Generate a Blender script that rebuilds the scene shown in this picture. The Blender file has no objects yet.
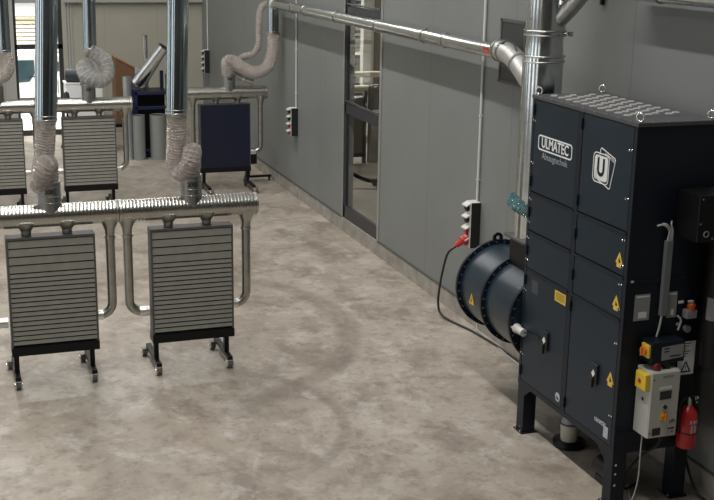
import bpy, bmesh, math, random
from mathutils import Vector, Matrix
random.seed(7)
S = bpy.context.scene
COL = S.collection
PI = math.pi

# ------------------------------------------------------------------ materials
MATS = {}
def nodes(name):
    m = bpy.data.materials.new(name); m.use_nodes = True
    nt = m.node_tree; b = nt.nodes['Principled BSDF']
    MATS[name] = m
    return m, nt, b
def setin(b, k, v):
    if k in b.inputs: b.inputs[k].default_value = v
def mat(name, col, rough=.5, metal=0., spec=.5, var=0., vscale=8., bump=0., bscale=60., coat=0., emit=0.):
    m, nt, b = nodes(name)
    c = (*col, 1)
    setin(b, 'Base Color', c); setin(b, 'Roughness', rough); setin(b, 'Metallic', metal)
    setin(b, 'Specular IOR Level', spec); setin(b, 'Coat Weight', coat)
    if emit:
        setin(b, 'Emission Color', c); setin(b, 'Emission Strength', emit)
    if var or bump:
        tc = nt.nodes.new('ShaderNodeTexCoord')
        n = nt.nodes.new('ShaderNodeTexNoise'); n.inputs['Scale'].default_value = vscale; n.inputs['Detail'].default_value = 5
        nt.links.new(tc.outputs['Object'], n.inputs['Vector'])
        if var:
            r = nt.nodes.new('ShaderNodeValToRGB')
            r.color_ramp.elements[0].position = .3; r.color_ramp.elements[1].position = .7
            r.color_ramp.elements[0].color = (*[x * (1 - var) for x in col], 1)
            r.color_ramp.elements[1].color = (*[min(1, x * (1 + var)) for x in col], 1)
            nt.links.new(n.outputs['Fac'], r.inputs['Fac']); nt.links.new(r.outputs['Color'], b.inputs['Base Color'])
        if bump:
            n2 = nt.nodes.new('ShaderNodeTexNoise'); n2.inputs['Scale'].default_value = bscale
            nt.links.new(tc.outputs['Object'], n2.inputs['Vector'])
            bp = nt.nodes.new('ShaderNodeBump'); bp.inputs['Strength'].default_value = bump; bp.inputs['Distance'].default_value = .01
            nt.links.new(n2.outputs['Fac'], bp.inputs['Height']); nt.links.new(bp.outputs['Normal'], b.inputs['Normal'])
    return m
def math_node(nt, op, a, b=None):
    n = nt.nodes.new('ShaderNodeMath'); n.operation = op
    for i, v in enumerate((a, b)):
        if v is None: continue
        if isinstance(v, (int, float)): n.inputs[i].default_value = v
        else: nt.links.new(v, n.inputs[i])
    return n.outputs[0]
def mix_col(nt, fac, a, b):
    n = nt.nodes.new('ShaderNodeMix'); n.data_type = 'RGBA'
    if isinstance(fac, (int, float)): n.inputs['Factor'].default_value = fac
    else: nt.links.new(fac, n.inputs['Factor'])
    for k, v in ((6, a), (7, b)):
        if isinstance(v, tuple): n.inputs[k].default_value = (*v, 1)
        else: nt.links.new(v, n.inputs[k])
    return n.outputs[2]
def noise(nt, vec, scale, detail=4, rough=.55, dist=0.):
    n = nt.nodes.new('ShaderNodeTexNoise'); n.inputs['Scale'].default_value = scale
    n.inputs['Detail'].default_value = detail; n.inputs['Roughness'].default_value = rough; n.inputs['Distortion'].default_value = dist
    nt.links.new(vec, n.inputs['Vector']); return n.outputs['Fac']
def ramp(nt, fac, p0, p1, c0=(0, 0, 0), c1=(1, 1, 1)):
    r = nt.nodes.new('ShaderNodeValToRGB'); e = r.color_ramp.elements
    e[0].position, e[1].position = p0, p1; e[0].color = (*c0, 1); e[1].color = (*c1, 1)
    nt.links.new(fac, r.inputs['Fac']); return r.outputs['Color']

def m_floor():
    m, nt, b = nodes('concrete_floor')
    tc = nt.nodes.new('ShaderNodeTexCoord').outputs['Object']
    mp = nt.nodes.new('ShaderNodeMapping'); mp.inputs['Scale'].default_value = (1.0, .7, 1); mp.inputs['Rotation'].default_value = (0, 0, .5)
    nt.links.new(tc, mp.inputs['Vector'])
    a = ramp(nt, noise(nt, tc, .5, 6, .62, .5), .38, .62)
    c = mix_col(nt, a, FLOOR_A, FLOOR_B)
    for v, sc, lo, hi, k, col, rg, ds in ((mp.outputs['Vector'], 1.5, .48, .62, .60, FLOOR_D, .68, .3), (tc, 3.4, .52, .62, .45, FLOOR_D, .7, .25), (tc, 8.5, .53, .64, .45, FLOOR_D, .72, .2),
                                      (mp.outputs['Vector'], 2.6, .53, .66, .6, FLOOR_L, .7, .35), (tc, 5.5, .55, .68, .45, FLOOR_L, .7, .3)):
        c = mix_col(nt, math_node(nt, 'MULTIPLY', ramp(nt, noise(nt, v, sc, 8, rg, ds), lo, hi), k), c, col)
    # tyre arcs left by a fork lift
    sp = nt.nodes.new('ShaderNodeSeparateXYZ'); nt.links.new(tc, sp.inputs[0])
    for cx, cy, rad, wd_, k in ARCS:
        d = math_node(nt, 'SQRT', math_node(nt, 'ADD', math_node(nt, 'POWER', math_node(nt, 'SUBTRACT', sp.outputs[0], cx), 2.), math_node(nt, 'POWER', math_node(nt, 'SUBTRACT', sp.outputs[1], cy), 2.)))
        band = ramp(nt, math_node(nt, 'ABSOLUTE', math_node(nt, 'SUBTRACT', d, rad)), wd_ * .4, wd_, (1, 1, 1), (0, 0, 0))
        side = ramp(nt, math_node(nt, 'SUBTRACT', sp.outputs[0], cx), .5, 1.)
        c = mix_col(nt, math_node(nt, 'MULTIPLY', math_node(nt, 'MULTIPLY', band, side), math_node(nt, 'MULTIPLY', noise(nt, tc, 3, 5, .7), k)), c, FLOOR_D)
    nt.links.new(c, b.inputs['Base Color'])
    r = math_node(nt, 'MULTIPLY_ADD', noise(nt, tc, 2.2, 5), .3); nt.nodes[-1].inputs[2].default_value = .26
    nt.links.new(r, b.inputs['Roughness']); setin(b, 'Specular IOR Level', .45)
    bp = nt.nodes.new('ShaderNodeBump'); bp.inputs['Strength'].default_value = .12; bp.inputs['Distance'].default_value = .01
    nt.links.new(noise(nt, tc, 30, 4), bp.inputs['Height']); nt.links.new(bp.outputs['Normal'], b.inputs['Normal'])
    return m
ARCS = ((1.85, 13.11, 2.57, .2, .95), (1.96, 10.26, 1.5, .08, .8))
FLOOR_A = (.305, .26, .21); FLOOR_B = (.415, .372, .315); FLOOR_D = (.17, .13, .105); FLOOR_L = (.52, .49, .45)

def m_panel(name, col, pitch, axis, fine=0.):
    m, nt, b = nodes(name)
    tc = nt.nodes.new('ShaderNodeTexCoord')
    sp = nt.nodes.new('ShaderNodeSeparateXYZ'); nt.links.new(tc.outputs['Object'], sp.inputs[0])
    fr = math_node(nt, 'FRACT', math_node(nt, 'DIVIDE', sp.outputs[axis], pitch))
    j = math_node(nt, 'LESS_THAN', fr, .008)
    v = ramp(nt, noise(nt, tc.outputs['Object'], .9, 4), .3, .7, tuple(x * .95 for x in col), tuple(x * 1.05 for x in col))
    c = mix_col(nt, j, v, tuple(x * .8 for x in col))
    nt.links.new(c, b.inputs['Base Color']); setin(b, 'Roughness', .5); setin(b, 'Specular IOR Level', .35)
    w = math_node(nt, 'SINE', math_node(nt, 'MULTIPLY', sp.outputs[axis], 2 * PI / .05))
    bp = nt.nodes.new('ShaderNodeBump'); bp.inputs['Strength'].default_value = .25; bp.inputs['Distance'].default_value = .002
    nt.links.new(math_node(nt, 'MULTIPLY', w, fine), bp.inputs['Height']); nt.links.new(bp.outputs['Normal'], b.inputs['Normal'])
    return m

def m_duct(name, col, rough, pitch, depth, spiral=True, wob=0.):
    """galvanised sheet with folded spiral seams; UV u = metres along, v = turns around"""
    m, nt, b = nodes(name)
    uv = nt.nodes.new('ShaderNodeTexCoord')
    sp = nt.nodes.new('ShaderNodeSeparateXYZ'); nt.links.new(uv.outputs['UV'], sp.inputs[0])
    u = math_node(nt, 'DIVIDE', sp.outputs[0], pitch)
    if spiral: u = math_node(nt, 'ADD', u, sp.outputs[1])
    fr = math_node(nt, 'FRACT', u)
    ridge = math_node(nt, 'SMOOTH_MIN', math_node(nt, 'ABSOLUTE', math_node(nt, 'SUBTRACT', fr, .5)), .22)
    bp = nt.nodes.new('ShaderNodeBump'); bp.inputs['Strength'].default_value = 1.; bp.inputs['Distance'].default_value = depth
    h = math_node(nt, 'MULTIPLY', ridge, -4.)
    nz = noise(nt, uv.outputs['Object'], 22, 3)
    h = math_node(nt, 'ADD', h, math_node(nt, 'MULTIPLY', nz, wob))
    nt.links.new(h, bp.inputs['Height']); nt.links.new(bp.outputs['Normal'], b.inputs['Normal'])
    v = ramp(nt, noise(nt, uv.outputs['Object'], 9, 5), .3, .7, tuple(x * .88 for x in col), tuple(min(1, x * 1.1) for x in col))
    nt.links.new(v, b.inputs['Base Color']); setin(b, 'Metallic', 1.); setin(b, 'Roughness', rough)
    return m

def m_hose(name, col, pitch, trans, wk=.8):
    """creased plastic film over a wire spiral"""
    m, nt, b = nodes(name)
    uv = nt.nodes.new('ShaderNodeTexCoord')
    sp = nt.nodes.new('ShaderNodeSeparateXYZ'); nt.links.new(uv.outputs['UV'], sp.inputs[0])
    u = math_node(nt, 'ADD', math_node(nt, 'DIVIDE', sp.outputs[0], pitch), sp.outputs[1])
    w = math_node(nt, 'SINE', math_node(nt, 'MULTIPLY', u, 2 * PI))
    nz = noise(nt, uv.outputs['Object'], 26, 6, .75, 1.2)
    h = math_node(nt, 'ADD', math_node(nt, 'MULTIPLY', w, wk * .6), math_node(nt, 'MULTIPLY', nz, 4.5))
    bp = nt.nodes.new('ShaderNodeBump'); bp.inputs['Strength'].default_value = 1.; bp.inputs['Distance'].default_value = .022
    nt.links.new(h, bp.inputs['Height']); nt.links.new(bp.outputs['Normal'], b.inputs['Normal'])
    wire = ramp(nt, w, .80, .97)
    c = mix_col(nt, math_node(nt, 'MULTIPLY', wire, wk), mix_col(nt, ramp(nt, nz, .40, .60), tuple(x * .62 for x in col), col), tuple(min(1, x * 1.3) for x in col))  # dark mottling in the film colour imitates the contrast of its glints
    nt.links.new(c, b.inputs['Base Color']); setin(b, 'Roughness', .2); setin(b, 'Metallic', .3); setin(b, 'Specular IOR Level', 1.); setin(b, 'Coat Weight', 1.); setin(b, 'Coat Roughness', .08)
    nt.links.new(bp.outputs['Normal'], b.inputs['Coat Normal'])
    tr = nt.nodes.new('ShaderNodeBsdfTransparent'); mx = nt.nodes.new('ShaderNodeMixShader')
    lw = nt.nodes.new('ShaderNodeLayerWeight'); lw.inputs['Blend'].default_value = .35
    f = math_node(nt, 'MULTIPLY', math_node(nt, 'SUBTRACT', 1., lw.outputs['Facing']), trans)
    f = math_node(nt, 'MULTIPLY', f, math_node(nt, 'SUBTRACT', 1., math_node(nt, 'MULTIPLY', wire, .8)))
    out = nt.nodes['Material Output']
    nt.links.new(f, mx.inputs[0]); nt.links.new(b.outputs[0], mx.inputs[1]); nt.links.new(tr.outputs[0], mx.inputs[2])
    nt.links.new(mx.outputs[0], out.inputs['Surface'])
    return m

def m_glass(name, tint=(1, 1, 1), refl=.08):
    m, nt, b = nodes(name)
    tr = nt.nodes.new('ShaderNodeBsdfTransparent'); tr.inputs[0].default_value = (*tint, 1)
    gl = nt.nodes.new('ShaderNodeBsdfGlossy'); gl.inputs['Roughness'].default_value = .03
    mx = nt.nodes.new('ShaderNodeMixShader'); mx.inputs[0].default_value = refl
    nt.links.new(tr.outputs[0], mx.inputs[1]); nt.links.new(gl.outputs[0], mx.inputs[2])
    nt.links.new(mx.outputs[0], nt.nodes['Material Output'].inputs['Surface'])
    return m

floor_m = m_floor()
wall_m = m_panel('grey_wall_panel', (.198, .206, .20), 2.3, 1, .12)
cream_m = m_panel('cream_wall_panel', (.365, .35, .29), 1.2, 0, .1)
plinth_m = mat('concrete_plinth', (.30, .275, .24), .8, var=.22, vscale=5, bump=.3)
steelgrey_m = mat('light_grey_steel', (.36, .36, .34), .45, spec=.4)
frame_m = mat('dark_window_frame', (.03, .03, .036), .4)
alu_m = mat('aluminium_trim', (.42, .42, .41), .35, .6)
duct_m = m_duct('galvanised_spiral', (.47, .465, .43), .25, .036, .0016, True, .3)
smooth_m = m_duct('galvanised_smooth', (.60, .63, .63), .18, .9, .0008, False, .015)
pipe_m = mat('galvanised_dark_pipe', (.37, .42, .44), .16, 1.)
branch_m = m_duct('galvanised_branch', (.44, .44, .41), .33, .5, .0008, False, .15)
fit_m = m_duct('galvanised_fitting', (.50, .50, .48), .3, .09, .003, False, .1)
elbow_m = m_duct('bright_elbow', (.84, .84, .82), .36, .12, .002, False, .05)
clamp_m = mat('clamp_zinc', (.5, .5, .48), .3, 1.)
hose_m = m_hose('hose_film_pink', (.96, .83, .74), .03, .15)
hosec_m = m_hose('hose_film_clear', (.9, .89, .85), .07, .35, .35)
navy_m = mat('navy_paint', (.0085, .019, .031), .38, spec=.35, var=.1, vscale=3, bump=.05, bscale=200)
navyd_m = mat('navy_paint_frame', (.0075, .011, .019), .42, spec=.3)
drum_m = mat('navy_drum_paint', (.013, .025, .038), .3, spec=.5)
black_m = mat('black_metal', (.006, .006, .007), .4, spec=.25)
blackp_m = mat('black_plastic', (.012, .012, .013), .5)
slat_m = mat('grey_slat', (.25, .245, .215), .55, .0, var=.08, vscale=10)
hside_m = mat('hood_side_grey', (.10, .10, .095), .5, .3)
dark_m = mat('dark_cavity', (.012, .012, .012), .8)
lid_m = mat('filter_lid_grey', (.085, .085, .09), .45, .3, var=.1, vscale=20)
louvre_m = mat('filter_louvre_glint', (.40, .39, .375), .45, .2)  # paler than the lid: whitish highlights of the louvres put into the colour
chrome_m = mat('chrome', (.8, .8, .8), .15, 1.)
rubber_m = mat('grey_rubber', (.10, .10, .10), .6)
white_m = mat('white_print', (.78, .79, .78), .5)
pale_m = mat('pale_print', (.42, .45, .48), .5)
plate_m = mat('grey_nameplate', (.30, .31, .31), .45, .2)
yellow_m = mat('yellow_sticker', (.75, .50, .06), .5)
yellowk_m = mat('yellow_plastic', (.80, .56, .05), .35)
orange_m = mat('orange_plastic', (.70, .22, .03), .35)
red_m = mat('red_paint', (.50, .02, .018), .3, coat=.4)
redp_m = mat('red_plastic', (.50, .035, .03), .35)
darkred_m = mat('dark_red_lens', (.15, .008, .012), .2)
cab_m = mat('cabinet_light_grey', (.50, .50, .46), .4)
screen_m = mat('dark_screen', (.035, .035, .035), .15)
cablek_m = mat('black_cable', (.014, .014, .013), .5)
cableg_m = mat('grey_cable', (.45, .45, .43), .5)
sock_m = mat('socket_grey', (.60, .60, .57), .45)
platedk_m = mat('dark_wall_plate', (.035, .038, .038), .45)
carton_m = mat('brown_carton', (.15, .075, .035), .7, var=.1, vscale=4)
blue_m = mat('blue_rack_paint', (.012, .018, .065), .4)
steel_m = mat('bare_steel_tube', (.55, .60, .63), .28, .85)
canw_m = mat('bucket_cream', (.55, .53, .44), .5)
teal_m = m_hose('teal_film', (.12, .40, .42), .04, .45)
outwhite_m = mat('white_vehicle_paint', (.85, .86, .86), .35)
outground_m = mat('outdoor_paving', (.60, .58, .55), .9, var=.08)
facade_m = mat('cream_cladding', (.80, .76, .62), .8)
facadek_m = mat('cladding_gap', (.40, .36, .27), .8)
vglass_m = mat('vehicle_glass', (.035, .07, .09), .1, spec=.6)
beige_m = mat('beige_floor_next_room', (.30, .25, .185), .6, var=.15, vscale=1.5)
olive_m = mat('olive_wall_next_room', (.11, .10, .072), .7, var=.1)
board_m = mat('olive_board', (.14, .125, .085), .6)
glass_m = m_glass('window_glass', (.93, .94, .93), .05)
tan_m = mat('tan_timber', (.42, .38, .28), .6)

# ------------------------------------------------------------------ mesh builder
def cat(pts, n=10):
    """Catmull-Rom through pts"""
    P = [Vector(p) for p in pts]; P = [P[0] * 2 - P[1]] + P + [P[-1] * 2 - P[-2]]; o = []
    for i in range(1, len(P) - 2):
        a, b, c, d = P[i - 1:i + 3]
        for k in range(n):
            t = k / n
            o.append(.5 * ((2 * b) + (c - a) * t + (2 * a - 5 * b + 4 * c - d) * t * t + (3 * b - a - 3 * c + d) * t ** 3))
    return o + [P[-2]]
class MB:
    def __init__(s): s.v = []; s.f = []; s.uv = []; s.sm = []
    def add(s, vs, fs, uvs=None, smooth=False):
        o = len(s.v); s.v += [Vector(v) for v in vs]
        for i, f in enumerate(fs):
            s.f.append([o + k for k in f]); s.uv.append(uvs[i] if uvs else [(vs[k][0], vs[k][2]) for k in f]); s.sm.append(smooth)
        return s
    def box(s, a, b, bev=0., M=None):
        x0, y0, z0 = [min(p, q) for p, q in zip(a, b)]; x1, y1, z1 = [max(p, q) for p, q in zip(a, b)]
        bm = bmesh.new(); bmesh.ops.create_cube(bm, size=1)
        for v in bm.verts:
            v.co = Vector((x0 + (v.co.x + .5) * (x1 - x0), y0 + (v.co.y + .5) * (y1 - y0), z0 + (v.co.z + .5) * (z1 - z0)))
        if bev: bmesh.ops.bevel(bm, geom=bm.edges[:], offset=min(bev, .45 * min(x1 - x0, y1 - y0, z1 - z0)), segments=2, affect='EDGES', profile=.6)
        if M: bm.transform(M)
        return s.frombm(bm)
    def frombm(s, bm, smooth=False):
        bm.verts.index_update()
        s.add([v.co.copy() for v in bm.verts], [[v.index for v in f.verts] for f in bm.faces], None, smooth); bm.free(); return s
    def tube(s, pts, r, n=20, caps=True, crumple=0., seed=0, ring=0., pitch=.03):
        P = [Vector(p) for p in pts]; rnd = random.Random(seed)
        T = []
        for i in range(len(P)):
            a = P[max(i - 1, 0)]; b = P[min(i + 1, len(P) - 1)]; T.append((b - a).normalized())
        nrm = T[0].orthogonal().normalized(); rings = []; L = 0; Ls = []
        rr = r if isinstance(r, (list, tuple)) else [r] * len(P)
        vs = []
        for i, p in enumerate(P):
            if i: L += (P[i] - P[i - 1]).length; nrm = (nrm - T[i] * nrm.dot(T[i])).normalized()
            Ls.append(L); bi = T[i].cross(nrm)
            for k in range(n):
                a = 2 * PI * k / n; q = rr[i] * (1 + (rnd.uniform(-crumple, crumple) if 0 < i < len(P) - 1 else 0))
                if ring and i % 2: q *= 1 - ring
                vs.append(p + (nrm * math.cos(a) + bi * math.sin(a)) * q)
        fs = []; uvs = []
        for i in range(len(P) - 1):
            for k in range(n):
                k2 = (k + 1) % n
                fs.append([i * n + k, i * n + k2, (i + 1) * n + k2, (i + 1) * n + k])
                uvs.append([(Ls[i], k / n), (Ls[i], (k + 1) / n), (Ls[i + 1], (k + 1) / n), (Ls[i + 1], k / n)])
        s.add(vs, fs, uvs, True)
        if caps:
            for i, rev in ((0, True), (len(P) - 1, False)):
                idx = list(range(n)); ring_v = vs[i * n:(i + 1) * n]
                s.add(ring_v, [idx[::-1] if rev else idx], [[(0, .5)] * n])
        return s
    def cyl(s, a, b, r, r2=None, n=24, caps=True):
        a, b = Vector(a), Vector(b)
        return s.tube([a, b], [r, r if r2 is None else r2], n, caps)
    def pipe(s, a, b, ro, ri, n=28):
        """open tube with wall"""
        a, b = Vector(a), Vector(b); t = (b - a).normalized()
        s.tube([a, b], ro, n, False); s.tube([a, b], ri, n, False)
        for c in (a, b): s.ringflange(c, t, ro, ri, .0008, n)
        return s
    def ringflange(s, c, axis, ro, ri, th, n=48):
        c = Vector(c); ax = Vector(axis).normalized(); u = ax.orthogonal().normalized(); w = ax.cross(u); vs = []
        for d, r in ((-th / 2, ri), (-th / 2, ro), (th / 2, ro), (th / 2, ri)):
            vs += [c + ax * d + (u * math.cos(2 * PI * k / n) + w * math.sin(2 * PI * k / n)) * r for k in range(n)]
        fs = []
        for j in range(4):
            j2 = (j + 1) % 4
            fs += [[j * n + k, j * n + (k + 1) % n, j2 * n + (k + 1) % n, j2 * n + k] for k in range(n)]
        return s.add(vs, fs, None, False)
    def sphere(s, c, r, sc=(1, 1, 1), seg=16):
        bm = bmesh.new(); bmesh.ops.create_uvsphere(bm, u_segments=seg, v_segments=max(6, seg // 2), radius=r)
        for v in bm.verts: v.co = Vector((v.co.x * sc[0] + c[0], v.co.y * sc[1] + c[1], v.co.z * sc[2] + c[2]))
        return s.frombm(bm, True)
    def torus(s, c, axis, R, r, n=24, m=8):
        c = Vector(c); ax = Vector(axis).normalized(); u = ax.orthogonal().normalized(); w = ax.cross(u)
        pts = [c + (u * math.cos(2 * PI * k / n) + w * math.sin(2 * PI * k / n)) * R for k in range(n)]
        vs = []
        for k, p in enumerate(pts):
            d = (p - c).normalized()
            vs += [p + (d * math.cos(2 * PI * j / m) + ax * math.sin(2 * PI * j / m)) * r for j in range(m)]
        fs = [[k * m + j, ((k + 1) % n) * m + j, ((k + 1) % n) * m + (j + 1) % m, k * m + (j + 1) % m] for k in range(n) for j in range(m)]
        return s.add(vs, fs, None, True)
    def prism(s, poly, ax, d0, d1):
        """polygon of (p,q) extruded along axis ax (0,1,2)"""
        o = [i for i in range(3) if i != ax]; n = len(poly); vs = []
        for d in (d0, d1):
            for p, q in poly:
                v = [0, 0, 0]; v[ax] = d; v[o[0]] = p; v[o[1]] = q; vs.append(Vector(v))
        fs = [list(range(n))[::-1], list(range(n, 2 * n))] + [[k, (k + 1) % n, n + (k + 1) % n, n + k] for k in range(n)]
        return s.add(vs, fs)
    def plate(s, face, pos, poly, th=.002):
        """flat polygon (a,b) on a face: 'front' = facing -x, a grows to the reader's right (-y); 'side' = facing -y, a = x"""
        if face == 'front': return s.prism([(y, z) for y, z in poly], 0, pos - th, pos)
        return s.prism(poly, 1, pos - th, pos)
    def build(s, name, m, parent=None, org=None, label=None):
        me = bpy.data.meshes.new(name)
        o = Vector(org) if org is not None else (parent_world(parent) if parent else Vector((0, 0, 0)))
        me.from_pydata([tuple(v - o) for v in s.v], [], s.f)
        uvl = me.uv_layers.new(name='UVMap'); i = 0
        for poly, uv in zip(me.polygons, s.uv):
            for k, li in enumerate(poly.loop_indices): uvl.data[li].uv = uv[k][:2]
        me.polygons.foreach_set('use_smooth', s.sm)
        bm = bmesh.new(); bm.from_mesh(me); bmesh.ops.recalc_face_normals(bm, faces=bm.faces); bm.to_mesh(me); bm.free()
        me.materials.append(m)
        ob = bpy.data.objects.new(name, me); COL.objects.link(ob)
        if parent: ob.parent = parent
        else: ob.location = o
        if label: ob['label'] = label
        return ob
def parent_world(p):
    v = Vector((0, 0, 0))
    while p: v = v + p.location; p = p.parent
    return v
def tag(o, label, cat_, group=None, kind=None):
    o['label'] = label; o['category'] = cat_
    if group: o['group'] = group
    if kind: o['kind'] = kind
    return o
def thing(name, loc, label, cat_, group=None):
    o = bpy.data.objects.new(name, None); COL.objects.link(o); o.location = loc; o.empty_display_size = .1
    return tag(o, label, cat_, group)
def struct(o):
    o['kind'] = 'structure'; return o
def dup(root, loc, label, rz=None):
    def cp(o, par):
        c = o.copy(); COL.objects.link(c)
        if par: c.parent = par
        for ch in o.children: cp(ch, c)
        return c
    r = cp(root, None); r.location = loc
    if rz is not None: r.rotation_euler = (0, 0, rz)
    r['label'] = label; return r
def text_mb(txt, size, M, th=.002, squash=1., bold=0.):
    cu = bpy.data.curves.new('lettering', 'FONT'); cu.body = txt; cu.size = size; cu.align_x = 'CENTER'; cu.align_y = 'CENTER'
    cu.extrude = th / 2; cu.resolution_u = 3; cu.offset = bold
    ob = bpy.data.objects.new('lettering', cu); COL.objects.link(ob)
    me = bpy.data.meshes.new_from_object(ob.evaluated_get(bpy.context.evaluated_depsgraph_get()))
    bpy.data.objects.remove(ob); mb = MB()
    mb.add([M @ Vector((v.co.x * squash, v.co.y, v.co.z)) for v in me.vertices], [list(p.vertices) for p in me.polygons])
    bpy.data.meshes.remove(me); bpy.data.curves.remove(cu); return mb
def M_front(x, y, z, rot=0.):  # writing that faces -x and reads towards -y
    return Matrix.Translation((x, y, z)) @ Matrix(((0, 0, -1, 0), (-1, 0, 0, 0), (0, 1, 0, 0), (0, 0, 0, 1))) @ Matrix.Rotation(rot, 4, 'Z')
def M_side(x, y, z, rot=0.):   # writing that faces -y and reads towards +x
    return Matrix.Translation((x, y, z)) @ Matrix(((1, 0, 0, 0), (0, 0, -1, 0), (0, 1, 0, 0), (0, 0, 0, 1))) @ Matrix.Rotation(rot, 4, 'Z')
def rrect(cx, cy, w, h, r, n=5):
    o = []
    for sx, sy, a0 in ((1, 1, 0), (-1, 1, 90), (-1, -1, 180), (1, -1, 270)):
        for k in range(n + 1):
            a = math.radians(a0 + 90 * k / n); o.append((cx + sx * (w / 2 - r) + r * math.cos(a), cy + sy * (h / 2 - r) + r * math.sin(a)))
    return o
def frame_mb(outer, inner, M, th=.002):
    n = len(outer); vs = [M @ Vector((p[0], p[1], d)) for d in (0, th) for ring in (outer, inner) for p in ring]; fs = []
    for k in range(n):
        k2 = (k + 1) % n
        fs += [[2 * n + k, 2 * n + k2, 3 * n + k2, 3 * n + k], [k, k2, 2 * n + k2, 2 * n + k], [n + k, n + k2, 3 * n + k2, 3 * n + k]]
    return MB().add(vs, fs)

# ------------------------------------------------------------------ the setting
XW, YB = 5.853, 27.6
struct(MB().box((-9.2, -6, -.2), (XW + .2, YB + .1, 0)).build('floor', floor_m))
w = MB()
WY0, WY1, WZ0, WZ1 = 15.62, 17.18, .22, 4.25
for a, b in (((XW, -6, .215), (XW + .16, WY0, 8.5)), ((XW, WY1, .215), (XW + .16, YB + .1, 8.5)), ((XW, WY0, WZ1), (XW + .16, WY1, 8.5))): w.box(a, b)
struct(w.build('wall_right', wall_m))
pl = MB()
for y0, y1 in ((-6, 1.36), (1.37, 10.86), (10.87, 20.36), (20.37, YB)): pl.box((XW - .012, y0, 0), (XW + .2, y1, .215), .004)
struct(pl.build('baseboard_right', plinth_m))
sl = MB(); sl.box((XW - .02, -6, .213), (XW + .01, WY0 - .03, .228)); sl.box((XW - .02, WY1 + .03, .213), (XW + .01, YB, .228))
struct(sl.build('trim_1', hside_m))
DX0, DX1, DZ = 1.60, 2.66, 3.6
w = MB()
for a, b in (((-9.2, YB, 0), (DX0, YB + .16, 8.5)), ((DX1, YB, 0), (XW + .1, YB + .16, 8.5)), ((DX0, YB, DZ), (DX1, YB + .16, 8.5))): w.box(a, b)
struct(w.build('wall_back', cream_m))
struct(MB().box((DX1 + .05, YB - .12, 2.98), (XW, YB, 3.35), .01).build('trim_2', steelgrey_m))      # steel rail on the back wall
t = MB()
for x in (2.74, 2.80, 2.86): t.box((x - .018, YB - .035, 0), (x + .018, YB, 2.98), .006)
struct(t.build('trim_3', steelgrey_m))                                                                # folded post beside the glass door
struct(MB().box((1.36, YB - .05, 0), (1.60, YB, 3.6), .01).build('trim_4', steelgrey_m))
struct(MB().box((-14, -3.2, 0), (XW, -3, 8.5)).build('unseen_wall_front', wall_m))  # unseen wall behind the camera, added to block world light on near faces

lw = MB(); STREAK_GAPS = [(0, 2.5), (6, 8.5), (12, 14.5), (18, 20.5), (24, 26.5)]  # unseen wall, its window openings added to put bright streaks on the pipes
y = -3.0
for a, b in STREAK_GAPS + [(YB, YB)]:
    lw.box((-9.2, y, 0), (-9, a, 12)); y = b
for a, b in STREAK_GAPS: lw.box((-9.2, a, 0), (-9, b, 1.0)); lw.box((-9.2, a, 6), (-9, b, 12))
struct(lw.build('unseen_wall_left', wall_m))
struct(MB().box((-14, -3.2, 9.0), (XW + .2, 4.5, 9.2)).build('shade_slab', steelgrey_m))  # unseen slab over the near end only, added to darken the filter unit's side
struct(MB().box((-9, -3, 2.65), (XW, 1.2, 2.85)).build('gallery_floor', plinth_m))

# glazed door in the back wall
d = MB()
for a, b in (((DX0, 0), (DX0 + .06, DZ)), ((DX1 - .10, 0), (DX1, DZ)), ((DX0, 1.95), (DX1, 2.06)), ((DX0, DZ - .08), (DX1, DZ)), ((DX0, 0), (DX1, .12))):
    d.box((a[0], YB + .02, a[1]), (b[0], YB + .10, b[1]), .006)
door = struct(d.build('door_1', frame_m))
MB().box((DX0 + .06, YB + .055, .12), (DX1 - .10, YB + .065, DZ - .08)).build('pane', glass_m, door)
hd = MB(); hd.cyl((DX1 - .15, YB - .03, .95), (DX1 - .15, YB - .03, 1.25), .012); hd.cyl((DX1 - .15, YB - .03, 1.0), (DX1 - .15, YB + .03, 1.0), .008); hd.cyl((DX1 - .15, YB - .03, 1.2), (DX1 - .15, YB + .03, 1.2), .008)
hd.build('door_handle', chrome_m, door)

# tall slot window in the grey wall
f = MB()
for y0, y1, z0, z1 in ((WY0, WY0 + .05, WZ0, WZ1), (WY1 - .06, WY1, WZ0, WZ1), (WY0, WY1, WZ0, .42), (WY0, WY1, 1.87, 2.04), (WY0, WY1, 3.38, 3.50), (WY0, WY1, 4.15, WZ1)):
    f.box((XW + .005, y0, z0), (XW + .06, y1, z1), .006)
win = struct(f.build('window_1', frame_m))
e = MB()
for y0, y1 in ((WY0 - .07, WY0), (WY1, WY1 + .035)): e.box((XW - .015, y0, WZ0), (XW + .03, y1, WZ1), .004)
e.build('window_frame', alu_m, win)
MB().box((XW + .03, WY0 + .05, .42), (XW + .036, WY1 - .06, 4.15)).build('pane', glass_m, win)
bl = MB()
for z in (2.07, 3.53): bl.cyl((XW - .005, WY0 + .05, z), (XW - .005, WY1 - .06, z), .012)
bl.build('rail', frame_m, win)

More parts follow.
